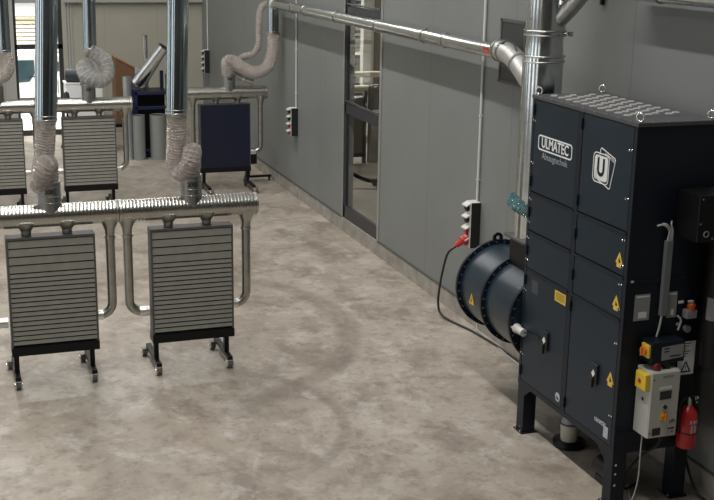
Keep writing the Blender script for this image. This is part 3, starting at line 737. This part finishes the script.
MB().plate('front', X0 - .007, [(8.555 + .026 * math.cos(k * PI / 8 - .5) , .60 + .012 * math.sin(k * PI / 8)) for k in range(16)], .001).build('sticker_print', navyd_m, fu)
text_mb('ULMATEC', .05, M_front(X0 - .005, 7.84, .665), .002, .8).build('lettering', white_m, fu)
MB().plate('front', X0 - .005, [(7.71, .565), (7.78, .565), (7.78, .665), (7.71, .665)], .002).build('white_sticker', pale_m, fu)
# sensor on the left edge of the lower door
b = MB(); b.tube([(X0 - .035, 9.34, 1.0), (X0 - .035, 9.31, 1.0), (X0 - .035, 9.305, 1.0), (X0 - .035, 9.19, 1.0)], [.046, .046, .036, .036], 18); b.build('sensor', sock_m, fu)
MB().tube(cat([(X0 - .03, 9.335, 1.0), (X0 - .02, 9.37, 1.1), (X0 + .02, 9.36, 1.25), (X0 + .06, 9.34, 1.36)], 6), .006, 8).build('sensor_lead', cableg_m, fu)
MB().tube(cat([(X0 - .03, 9.2, 1.0), (X0 - .02, 9.05, 1.03), (X0 - .015, 8.93, 1.03)], 6), .006, 8).build('sensor_rod', black_m, fu)
# near side: conduit tray, name plates, small fittings
b = MB(); b.box((5.25, Y0 - .04, 1.635), (5.312, Y0, 2.25), .006); b.build('cable_tray', mat('tray_grey', (.17, .18, .19), .45), fu)
for dx, x1, z1 in ((0, 5.17, 2.37), (.02, 5.22, 2.385), (.04, 5.30, 2.40)):
    MB().tube(cat([(5.262 + dx, Y0 - .028, 2.25), (5.268 + dx * .8, Y0 - .03, 2.33), ((5.268 + x1) / 2, Y0 - .028, 2.38), (x1, Y0 - .006, z1)], 6), .008, 8).build('tray_cable', cableg_m, fu)
MB().tube(cat([(5.265, Y0 - .03, 1.64), (5.25, Y0 - .035, 1.55), (5.235, Y0 - .03, 1.465)], 6), .009, 8).build('tray_cable', cableg_m, fu)
MB().tube(cat([(5.42, Y0 - .02, 1.62), (5.45, Y0 - .03, 1.58), (5.43, Y0 - .03, 1.50)], 6), .009, 8).build('tray_cable', cableg_m, fu)
for xa, xb in ((5.025, 5.165), (5.325, 5.415)):
    n_ = MB().plate('side', Y0 - .001, [(xa, 1.605), (xb, 1.605), (xb, 1.82), (xa, 1.82)], .004).build('name_plate', plate_m, fu)
    MB().plate('side', Y0 - .005, [(xa + .04, 1.625), (xb - .025, 1.625), (xb - .025, 1.675), (xa + .04, 1.675)], .001).build('plate_field', white_m, n_)
    MB().plate('side', Y0 - .005, [(xa + .01, 1.795), (xb - .01, 1.795), (xb - .01, 1.808), (xa + .01, 1.808)], .001).build('plate_field', white_m, n_)
MB().plate('side', Y0 - .001, [(5.43, 1.715), (5.48, 1.715), (5.48, 1.738), (5.43, 1.738)], .003).build('white_sticker', white_m, fu)
MB().cyl((5.525, Y0, 1.50), (5.525, Y0 - .03, 1.50), .03, n=18).build('gauge', plate_m, fu)
MB().cyl((5.44, Y0, 1.54), (5.44, Y0 - .03, 1.54), .016, n=12).build('cable_gland', plate_m, fu)
b = MB(); b.tube([(4.96, Y0 - .012, 1.935), (4.99, Y0 - .012, 1.935)], .014, 10); b.build('edge_bolt', chrome_m, fu)
for z in (.38, .30, .2): MB().cyl((4.965, Y0, z), (4.965, Y0 - .012, z), .011, n=8).build('leg_bolt', chrome_m, fu)

# alarm module
am = thing('alarm_lamp', (5.54, Y0 - .06, 1.58), 'orange warning lamp on a small grey box near the filter unit corner', 'warning lamp')
MB().box((5.475, Y0 - .07, 1.60), (5.57, Y0, 1.668), .005).build('box', plate_m, am)
b = MB(); b.cyl((5.53, Y0 - .04, 1.665), (5.53, Y0 - .04, 1.70), .036, n=18); b.sphere((5.53, Y0 - .04, 1.70), .036, (1, 1, .8)); b.build('lens', mat('orange_red_lens', (.42, .07, .012), .2), am)
MB().box((5.50, Y0 - .055, 1.728), (5.54, Y0 - .025, 1.745), .004).build('cap', pale_m, am)
b = MB(); b.cyl((5.57, Y0 - .03, 1.65), (5.585, Y0 - .03, 1.64), .010, n=10); b.build('cable_gland', sock_m, am)

# switch box
sb = thing('switch_box', (5.28, Y0 - .09, 1.30), 'dark switch box with orange rotary switch under the cable tray', 'switch box')
MB().box((5.115, Y0 - .16, 1.285), (5.42, Y0, 1.46), .008).build('box', navyd_m, sb)
b = MB().plate('side', Y0 - .161, [(5.205, 1.31), (5.405, 1.325), (5.405, 1.435), (5.205, 1.42)], .003).build('label_plate', plate_m, sb)
q = MB()
for z, xa, xb in ((1.40, 5.225, 5.27), (1.375, 5.225, 5.27), (1.335, 5.28, 5.38)): q.plate('side', Y0 - .164, [(xa, z), (xb, z + .003), (xb, z + .014), (xa, z + .011)], .001)
q.build('print', blackp_m, b)
r_ = MB().box((5.09, Y0 - .15, 1.335), (5.112, Y0 - .05, 1.44), .004).build('switch_plate', yellowk_m, sb)
MB().cyl((5.09, Y0 - .10, 1.385), (5.065, Y0 - .10, 1.385), .036, n=18).build('rotary_knob', orange_m, sb)
MB().box((5.05, Y0 - .108, 1.35), (5.07, Y0 - .092, 1.42), .003).build('knob_grip', orange_m, sb)

# control cabinet
CX0, CX1, CY0, CZ0, CZ1 = 5.10, 5.365, Y0 - .215, .675, 1.235
cc = thing('control_cabinet', (5.23, Y0 - .1, CZ0), 'light grey control cabinet with yellow switch on the filter unit side', 'control cabinet')
MB().box((CX0, CY0 + .012, CZ0), (CX1, Y0 - .004, CZ1), .008).build('box', cab_m, cc)
dr = MB().box((CX0 + .004, CY0, CZ0 + .006), (CX1 - .004, CY0 + .014, CZ1 - .006), .004).build('door', cab_m, cc)
D = CY0 - .0005
MB().plate('side', D, [(5.185, 1.00), (5.29, 1.005), (5.29, 1.075), (5.185, 1.07)], .003).build('display', screen_m, dr)
MB().plate('side', D, [(5.175, 1.085), (5.29, 1.09), (5.29, 1.115), (5.175, 1.11)], .002).build('display_label', white_m, dr)
MB().plate('side', D, [(5.20, 1.185), (5.30, 1.188), (5.30, 1.205), (5.20, 1.202)], .002).build('maker_plate', plate_m, dr)
b = MB(); b.cyl((5.235, D, .94), (5.235, D - .02, .94), .014, n=14); b.build('key_switch', blackp_m, dr)
b = MB(); b.torus((5.235, D - .004, .94), (0, 1, 0), .018, .004, 18, 6); b.build('switch_ring', clamp_m, dr)
MB().plate('side', D, [(5.20, .825), (5.265, .828), (5.265, .895), (5.20, .892)], .004).build('switch_plate', yellowk_m, dr)
b = MB(); b.cyl((5.235, D - .004, .862), (5.235, D - .028, .862), .022, n=16); b.box((5.228, D - .045, .83), (5.242, D - .026, .885)); b.build('rotary_knob', orange_m, dr)
MB().plate('side', D, [(5.14, .70), (5.215, .703), (5.215, .765), (5.14, .762)], .003).build('meter_window', screen_m, dr)
MB().plate('side', D, [(5.285, .695), (5.345, .698), (5.345, .79), (5.285, .787)], .002).build('sticker', pale_m, dr)
MB().plate('side', D - .002, [(5.287, .74), (5.343, .743), (5.343, .757), (5.287, .754)], .001).build('sticker_print', blackp_m, dr)
MB().plate('side', D - .002, [(5.315, .71), (5.335, .711), (5.335, .73), (5.315, .729)], .001).build('red_mark', redp_m, dr)
text_mb('LPS', .04, M_side(5.315, D - .002, .808), .002).build('lettering', blackp_m, dr)
b = MB()
for z in (CZ1 - .06, CZ0 + .05): b.cyl((CX0 + .02, CY0, z), (CX0 + .02, CY0 - .006, z), .006, n=8)
b.build('door_screws', blackp_m, dr)
ym = MB().box((CX0 - .045, CY0 + .02, 1.075), (CX0, Y0 - .05, 1.215), .008).build('yellow_module', yellowk_m, cc)
MB().cyl((CX0 - .045, CY0 + .1, 1.145), (CX0 - .05, CY0 + .1, 1.145), .018, n=14).build('button', redp_m, ym)
b = MB(); b.cyl((CX0 + .075, CY0 + .06, CZ1), (CX0 + .075, CY0 + .06, CZ1 + .035), .034, n=18); b.sphere((CX0 + .075, CY0 + .06, CZ1 + .035), .034, (1, 1, .8)); b.build('signal_lamp', darkred_m, cc)
b = MB(); b.box((5.235, CY0 + .05, CZ1), (5.30, CY0 + .075, CZ1 + .004)); b.box((5.26, CY0 + .08, CZ1), (5.275, CY0 + .16, CZ1 + .004)); b.build('top_slots', blackp_m, cc)
MB().cyl((CX0, CY0 + .09, .99), (CX0 - .012, CY0 + .09, .99), .016, n=14).build('lock', chrome_m, cc)
tag(MB().tube(cat([(5.13, Y0 - .10, CZ0), (5.128, Y0 - .1, .5), (5.135, Y0 - .09, .3), (5.12, Y0 - .08, .15), (5.10, Y0 - .06, .05), (5.14, Y0 + .0, .015), (5.3, Y0 + .3, .012)], 8), .006, 8).build('control_cable', cableg_m, org=(5.13, Y0, 0)), 'pale grey cable hanging from the control cabinet bottom', 'cable')
tag(MB().tube(cat([(5.30, Y0 - .10, CZ0), (5.30, Y0 - .08, .55), (5.24, Y0 + .05, .4), (5.16, Y0 + .15, .2), (5.2, Y0 + .2, .04), (5.4, Y0 + .3, .015)], 8), .012, 8).build('control_cable', cablek_m, org=(5.3, Y0, 0)), 'black cable hanging from the control cabinet bottom', 'cable')
tag(MB().tube(cat([(5.70, Y0 + .15, .42), (5.72, Y0 + .05, .2), (5.74, Y0 - .05, .05), (5.76, Y0 - .2, .015), (5.70, Y0 - .6, .015)], 8), .012, 8).build('floor_cable', cablek_m, org=(5.75, Y0, 0)), 'black cable on the floor behind the fire extinguisher leg', 'cable')

# warning placard
wp_ = thing('warning_placard', (5.55, Y0 - .01, 1.1), 'white warning placard with a black triangle beside the switch box', 'placard')
MB().plate('side', Y0 - .002, [(5.475, 1.10), (5.63, 1.10), (5.63, 1.385), (5.475, 1.385)], .004).build('board', white_m, wp_)
b = MB()
for k in range(6): b.plate('side', Y0 - .006, [(5.485, 1.365 - k * .022), (5.585 - .02 * (k % 3), 1.365 - k * .022), (5.585 - .02 * (k % 3), 1.372 - k * .022), (5.485, 1.372 - k * .022)], .001)
b.build('print', blackp_m, wp_)
Mw = M_side(5.552, Y0 - .006, 1.12)
frame_mb([(-.052, 0), (.052, 0), (0, .1)], [(-.033, .011), (.033, .011), (0, .077)], Mw, .001).build('triangle', blackp_m, wp_)
text_mb('!', .06, M_side(5.552, Y0 - .007, 1.155), .001).build('mark', blackp_m, wp_)

# fire extinguisher on the leg
EX, EY, EZ = 5.555, Y0 - .095, .045
fe = thing('fire_extinguisher', (EX, EY, EZ + .465), 'red fire extinguisher hanging on the filter unit leg', 'fire extinguisher')
MB().tube([(EX, EY, EZ + .465), (EX, EY, EZ + .475), (EX, EY, EZ + .755), (EX, EY, EZ + .79), (EX, EY, EZ + .82)], [.076, .081, .081, .062, .03], 28).build('cylinder', red_m, fe)
b = MB()
for k in range(7):
    a0 = -1.9 + k * .13
    for z, h_ in ((.65, .07), (.73, .03)):
        if (k + int(z * 10)) % 3 == 0: continue
        x_, y_ = EX + .0815 * math.cos(a0), EY + .0815 * math.sin(a0)
        b.box((x_ - .004, y_ - .002, z), (x_ + .004, y_ + .001, z + h_))
b.build('label_print', pale_m, fe)
b = MB(); b.ringflange((EX, EY, EZ + .60), (0, 0, 1), .0835, .078, .016, 28); b.build('strap', darkred_m, fe)
b = MB(); b.cyl((EX, EY, EZ + .815), (EX, EY, EZ + .90), .022, n=14); b.build('valve', clamp_m, fe)
b = MB(); b.box((EX - .01, EY - .09, EZ + .905), (EX + .012, EY + .03, EZ + .92), .004); b.prism([(EY - .1, EZ + .88), (EY - .02, EZ + .895), (EY - .02, EZ + .905), (EY - .1, EZ + .892)], 0, EX - .01, EX + .012); b.cyl((EX + .02, EY, EZ + .885), (EX + .07, EY - .02, EZ + .892), .014, n=12); b.build('lever', chrome_m, fe)
MB().tube(cat([(EX - .02, EY, EZ + .885), (EX - .075, EY - .03, EZ + .89), (EX - .10, EY - .02, EZ + .84), (EX - .09, EY - .01, EZ + .72), (EX - .088, EY - .01, EZ + .6)], 6), .009, 8).build('hose', cablek_m, fe)
for z in (.55, .76): MB().box((EX - .04, EY + .07, z), (EX + .01, Y0, z + .02)).build('bracket', black_m, fe)

# black fan casing and dark pipe in the near corner
fc = thing('fan_casing', (5.6, Y0 - .2, 2.25), 'black box casing with a dark labelled pipe below, cut by the right picture edge', 'fan casing')
MB().box((5.335, Y0 - .30, 2.29), (5.84, Y0 - .001, 2.66), .012).build('box', black_m, fc)
b = MB(); b.torus((5.41, Y0 - .305, 2.36), (0, 1, 0), .022, .005, 20, 6); b.build('cable_gland', clamp_m, fc)
for x, z in ((5.36, 2.63), (5.50, 2.60), (5.355, 2.44), (5.47, 2.32)): MB().sphere((x, Y0 - .301, z), .007, (1, .6, 1), 8).build('screw', clamp_m, fc)
MB().tube([(5.69, Y0 - .15, 1.22), (5.69, Y0 - .15, 2.292)], .098, 32).build('down_pipe', mat('dark_brown_pipe', (.014, .012, .011), .5, spec=.3), fc)
b = MB()
A0, A1 = -3.1, -1.2
vs = []
for z in (1.615, 1.80): vs += [Vector((5.69 + .0995 * math.cos(A0 + (A1 - A0) * k / 12), Y0 - .15 + .0995 * math.sin(A0 + (A1 - A0) * k / 12), z)) for k in range(13)]
b.add(vs, [[k, k + 1, 14 + k, 13 + k] for k in range(12)], None, True)
lb = b.build('label', mat('dusty_label', (.22, .215, .21), .6), fc)
b = MB()
for a in (-2.2, -2.0, -1.9, -1.75, -1.6):
    x_, y_ = 5.69 + .1 * math.cos(a), Y0 - .15 + .1 * math.sin(a)
    b.box((x_ - .004, y_ - .002, 1.64), (x_ + .004, y_ + .001, 1.73))
b.build('print', blackp_m, lb)

# ------------------------------------------------------------------ drum silencer on the far side of the filter unit
DXc, DZc, R = 5.30, 1.06, .425
dm = thing('inlet_drum', (DXc, 10, DZc - .46), 'big navy horizontal drum with bolted flanges left of filter unit', 'drum')
MB().tube([(DXc, 9.34, DZc), (DXc, 9.7, DZc), (DXc, 9.97, DZc), (DXc, 10.3, DZc), (DXc, 10.58, DZc)], R, 64).build('shell', drum_m, dm)
for y in (9.37, 9.985, 10.565):
    fg = MB(); fg.ringflange((DXc, y, DZc), (0, 1, 0), R + .042, R - .01, .035, 64); fg = fg.build('flange', navyd_m, dm)
    for k in range(32):
        a = 2 * PI * (k + .5) / 32; MB().cyl((DXc + (R + .022) * math.cos(a), y - .017, DZc + (R + .022) * math.sin(a)), (DXc + (R + .022) * math.cos(a), y - .032, DZc + (R + .022) * math.sin(a)), .011, n=8).build('flange_bolt', chrome_m, fg)
lg = MB(); lg.ringflange((DXc - .02, 10.565, DZc + R + .06), (0, 1, 0), .055, .022, .02, 24); lg.build('lifting_lug', navyd_m, dm)
tb = MB(); tb.box((5.12, 9.62, 1.42), (5.50, 9.98, 1.72), .005); tb = tb.build('riser_socket', black_m, dm)
b = MB(); b.box((5.07, 9.58, 1.72), (5.54, 10.02, 1.745), .004); b.build('flange_plate', hside_m, tb)
# triangle stuck on the shell, on the tangent plane facing the hall
ang = math.radians(186); c = Vector((DXc + (R + .001) * math.cos(ang), 10.27, DZc + (R + .001) * math.sin(ang)))
MB().prism([(10.32, c.z - .06), (10.22, c.z - .06), (10.27, c.z + .05)], 0, c.x - .006, c.x + .004).build('warning_label', yellow_m, dm)
MB().prism([(10.285, c.z - .04), (10.26, c.z - .04), (10.265, c.z + .02)], 0, c.x - .0075, c.x - .006).build('symbol', blackp_m, dm)
# bucket and small pump under the unit
BX, BY = 5.235, 8.82
bk = thing('dust_bucket', (BX, BY, 0), 'cream dust bucket on a dark round tray under the filter unit', 'bucket')
b = MB(); b.tube([(BX, BY, 0), (BX, BY, .05), (BX, BY, .055), (BX, BY, .035), (BX, BY, .03)], [.145, .15, .135, .13, .0], 32, False); b.build('tray', black_m, bk)
MB().tube([(BX, BY, .035), (BX, BY, .07), (BX, BY, .225)], [.072, .078, .088], 32).build('pail', canw_m, bk)
b = MB(); b.tube([(BX, BY, .225), (BX, BY, .26), (BX, BY, .30)], [.085, .07, .06], 24); b.build('liner', pale_m, bk)
b = MB(); b.ringflange((BX, BY, .222), (0, 0, 1), .093, .084, .014, 32); b.build('rim', hside_m, bk)
MB().cyl((BX, BY, .30), (BX, BY, ZB + .01), .058, n=20).build('dust_outlet', navyd_m, fu)
pm = thing('pump_motor', (5.17, 7.98, 0), 'small black motor with white tag on the floor between the unit legs', 'motor')
b = MB(); b.cyl((5.17, 7.9, .12), (5.17, 8.16, .12), .085, n=20); b.box((5.10, 7.95, 0), (5.24, 8.12, .06), .006); b.build('body', blackp_m, pm)
MB().box((5.135, 7.88, .19), (5.155, 7.90, .27), .003).build('tag', white_m, pm)

# ------------------------------------------------------------------ store of tubes in the far left corner
def bore_shade(o, a, b, r):  # black plug standing for the shade inside an open tube
    MB().cyl(a, b, r, n=20).build('bore_shade', black_m, o)
rk = thing('tube_rack', (4.05, 24.55, 0), 'dark blue steel rack holding loose tubes against the back wall', 'rack')
MB().box((3.66, 24.25, .06), (3.78, 24.95, 1.42), .01).build('side_panel', blue_m, rk)
for x, y in ((4.40, 24.28), (4.40, 24.92), (3.72, 24.92)): MB().box((x - .035, y - .035, 0), (x + .035, y + .035, 1.72 if x > 4 else 1.5), .005).build('post', blue_m, rk)
for z in (.12, 1.0, 1.30): 
    for y in (24.25, 24.89): MB().box((3.72, y, z), (4.42, y + .06, z + .06), .004).build('rail', blue_m, rk)
MB().box((3.7, 24.28, .03), (4.42, 24.94, .07)).build('base', blue_m, rk)
MB().box((3.74, 24.6, .07), (4.40, 24.64, 1.3), .004).build('back_panel', black_m, rk)
MB().box((3.7, 24.28, 1.33), (4.42, 24.94, 1.36)).build('shelf', black_m, rk)
lt = MB().pipe((3.83, 24.66, 1.50), (4.36, 24.36, 2.26), .125, .115, 28).build('steel_tube', mat('bright_steel_tube', (.74, .77, .78), .2, 1.), org=(4.1, 24.5, 1.4))
bore_shade(lt, (-.26, .15, .12), (.25, -.135, .835), .116)
tag(lt, 'wide bright steel tube leaning diagonally out of the blue rack', 'tube', 'loose steel tubes')
tag(MB().pipe((4.05, 24.78, 1.36), (4.05, 24.78, 2.47), .048, .04, 20).build('steel_tube', fit_m, org=(4.05, 24.78, 1.36)), 'slim upright steel tube, tallest in the blue rack', 'tube', 'loose steel tubes')
tag(MB().pipe((3.555, 24.12, 0), (3.555, 24.12, 1.70), .085, .075, 22).build('steel_tube', steel_m, org=(3.555, 24.12, 0)), 'upright bluish steel tube left of the blue rack beside the carton', 'tube', 'loose steel tubes')
tag(MB().pipe((3.86, 24.72, 1.36), (3.86, 24.72, 1.82), .05, .042, 20).build('steel_tube', steel_m, org=(3.86, 24.72, 1.36)), 'short upright tube behind the lower end of the leaning tube', 'tube', 'loose steel tubes')
tag(MB().tube([(3.98, 24.74, 1.39), (4.38, 24.80, 1.98)], .03, 14).build('steel_rod', steel_m, org=(4.1, 24.75, 1.4)), 'thin dark rod leaning behind the wide diagonal tube', 'rod')
for x, r, lb in ((3.755, .125, 'narrower grey steel cylinder standing before the blue rack'), (4.145, .165, 'wider grey steel cylinder standing before the blue rack')):
    c = thing('steel_cylinder', (x, 24.05, 0), lb, 'cylinder', 'steel cylinders before the rack')
    MB().pipe((x, 24.05, 0), (x, 24.05, .92), r, r - .01, 32).build('shell', fit_m if False else mat('dull_steel', (.30, .31, .30), .5, .45), c)
    MB().cyl((x, 24.05, .86), (x, 24.05, .90), r - .012, n=32).build('cap', black_m, c)
ct = thing('carton', (3.6, 25.3, .6), 'tall brown carton with a sloping top beside the blue rack', 'carton')
MB().prism([(3.44, .6), (3.92, .6), (3.97, 1.70), (3.47, 1.98)], 1, 25.05, 25.6).build('box', carton_m, ct)
MB().prism([(3.46, 1.985), (3.99, 1.695), (4.0, 1.715), (3.47, 2.005)], 1, 25.03, 25.62).build('lid', mat('carton_lit_top', (.32, .18, .09), .7), ct)  # lighter brown puts the light on the sloping top into the colour
bn = thing('low_bench', (3.6, 25.3, 0), 'low dark bench under the brown carton', 'bench')
MB().box((3.36, 25.0, .53), (4.0, 25.65, .6), .006).build('top', black_m, bn)
for x in (3.40, 3.96):
    for y in (25.05, 25.6): MB().box((x - .025, y - .025, 0), (x + .025, y + .025, .53)).build('leg', black_m, bn)
wc = thing('white_cabinet', (2.95, 26.6, 0), 'low white cabinet against the back wall beside the glass door', 'cabinet')
MB().box((2.56, 26.3, .05), (3.34, 26.85, 1.30), .01).build('body', outwhite_m, wc)
MB().box((2.54, 26.28, 1.30), (3.36, 26.87, 1.33), .006).build('top', outwhite_m, wc)
b = MB(); b.box((2.58, 26.285, .1), (2.94, 26.3, 1.27), .003); b.box((2.96, 26.285, .1), (3.32, 26.3, 1.27), .003); b.build('door', outwhite_m, wc)
b = MB(); b.box((2.58, 26.32, 0), (2.62, 26.36, .05)); b.box((3.28, 26.32, 0), (3.32, 26.36, .05)); b.box((2.58, 26.79, 0), (2.62, 26.83, .05)); b.box((3.28, 26.79, 0), (3.32, 26.83, .05)); b.build('foot', black_m, wc)
tag(MB().cyl((2.60, 26.55, 1.475), (2.92, 26.45, 1.475), .145, n=24).build('dark_roll', mat('dark_roll', (.03, .035, .045), .5), org=(2.76, 26.5, 1.33)), 'dark round roll lying on the white cabinet', 'roll')
ts = thing('floor_stand', (2.5, 25.9, 0), 'dark tripod stand on the floor beside the glass door', 'stand')
b = MB(); b.cyl((2.52, 25.9, .35), (2.52, 25.9, 1.2), .02, n=10); b.build('pole', black_m, ts)
for dx, dy in ((-.16, -.1), (.14, -.12), (.02, .2)): MB().cyl((2.52, 25.9, .7), (2.52 + dx, 25.9 + dy, 0.0), .018, n=8).build('leg', black_m, ts)
MB().tube([(2.52, 25.9, .75), (2.52, 25.9, 1.18)], [.13, .05], 12).build('cover', frame_m, ts)
# stand with castor right of the dark hood
fs = thing('equipment_stand', (5.5, 21.3, 0), 'black wheeled stand on the floor right of the dark hood', 'stand')
MB().box((5.28, 21.27, .075), (5.80, 21.33, .115), .005).build('foot', black_m, fs)
MB().box((5.30, 21.25, .1), (5.38, 21.35, .72), .006).build('post', black_m, fs)
for x in (5.31, 5.76):
    c = MB().box((x - .02, 21.28, .05), (x + .02, 21.32, .08)).build('caster', black_m, fs); MB().cyl((x - .015, 21.3, .035), (x + .015, 21.3, .035), .035, n=16).build('wheel', blackp_m, c)
MB().box((5.36, 21.2, .35), (5.50, 21.4, .62), .01).build('box', navyd_m, fs)

# ------------------------------------------------------------------ light
W_ = bpy.data.worlds.new('hall'); S.world = W_; W_.use_nodes = True
bg = W_.node_tree.nodes['Background']; bg.inputs[0].default_value = (1.0, .98, .95, 1); bg.inputs[1].default_value = .30
def area(name, loc, sx, sy, power, rot=(0, 0, 0), col=(1, .985, .95)):
    l = bpy.data.lights.new(name, 'AREA'); l.shape = 'RECTANGLE'; l.size = sx; l.size_y = sy; l.energy = power; l.color = col
    o = bpy.data.objects.new(name, l); COL.objects.link(o); o.location = loc; o.rotation_euler = rot; return o
area('roof_strip_light', (.45, 9, 14), .3, 30, 3000)
area('roof_strip_light', (-5.0, 10, 11), .4, 30, 350)
area('door_daylight', (2.0, 31.5, 6.5), 4, 3, 700, (math.radians(-42), 0, 0))
area('yard_daylight', (2.5, 36, 13), 14, 8, 9500, (math.radians(20), 0, 0))
area('next_room_light', (11, 24, 5.6), 3, 10, 90)
for a, b in STREAK_GAPS: area('pipe_streak_light', (-9.4, (a + b) / 2, 3.5), 5, b - a, 75, (0, math.radians(-90), 0), (.93, .97, 1))  # unseen lamps added outside the left openings for bright streaks on the pipes

# ------------------------------------------------------------------ camera
f_, yaw, pitch, roll = 1177.9, .341036, .259527, .016778
cy, sy, cp, sp_ = math.cos(yaw), math.sin(yaw), math.cos(pitch), math.sin(pitch)
fw = Vector((sy * cp, cy * cp, -sp_)); rt = Vector((cy, -sy, 0)); up = rt.cross(fw)
r2 = rt * math.cos(roll) + up * math.sin(roll); u2 = -rt * math.sin(roll) + up * math.cos(roll)
cam = bpy.data.cameras.new('camera'); cam.sensor_width = 36; cam.lens = f_ / 714 * 36; cam.clip_start = .1; cam.clip_end = 200
co = bpy.data.objects.new('camera', cam); COL.objects.link(co)
Mx = Matrix(((r2.x, u2.x, -fw.x, 0), (r2.y, u2.y, -fw.y, 0), (r2.z, u2.z, -fw.z, 4.5), (0, 0, 0, 1)))
co.matrix_world = Mx
S.camera = co
S.view_settings.view_transform = 'Standard'; S.view_settings.look = 'None'; S.view_settings.gamma = 1; S.view_settings.use_curve_mapping = False
S.view_settings.exposure = 0
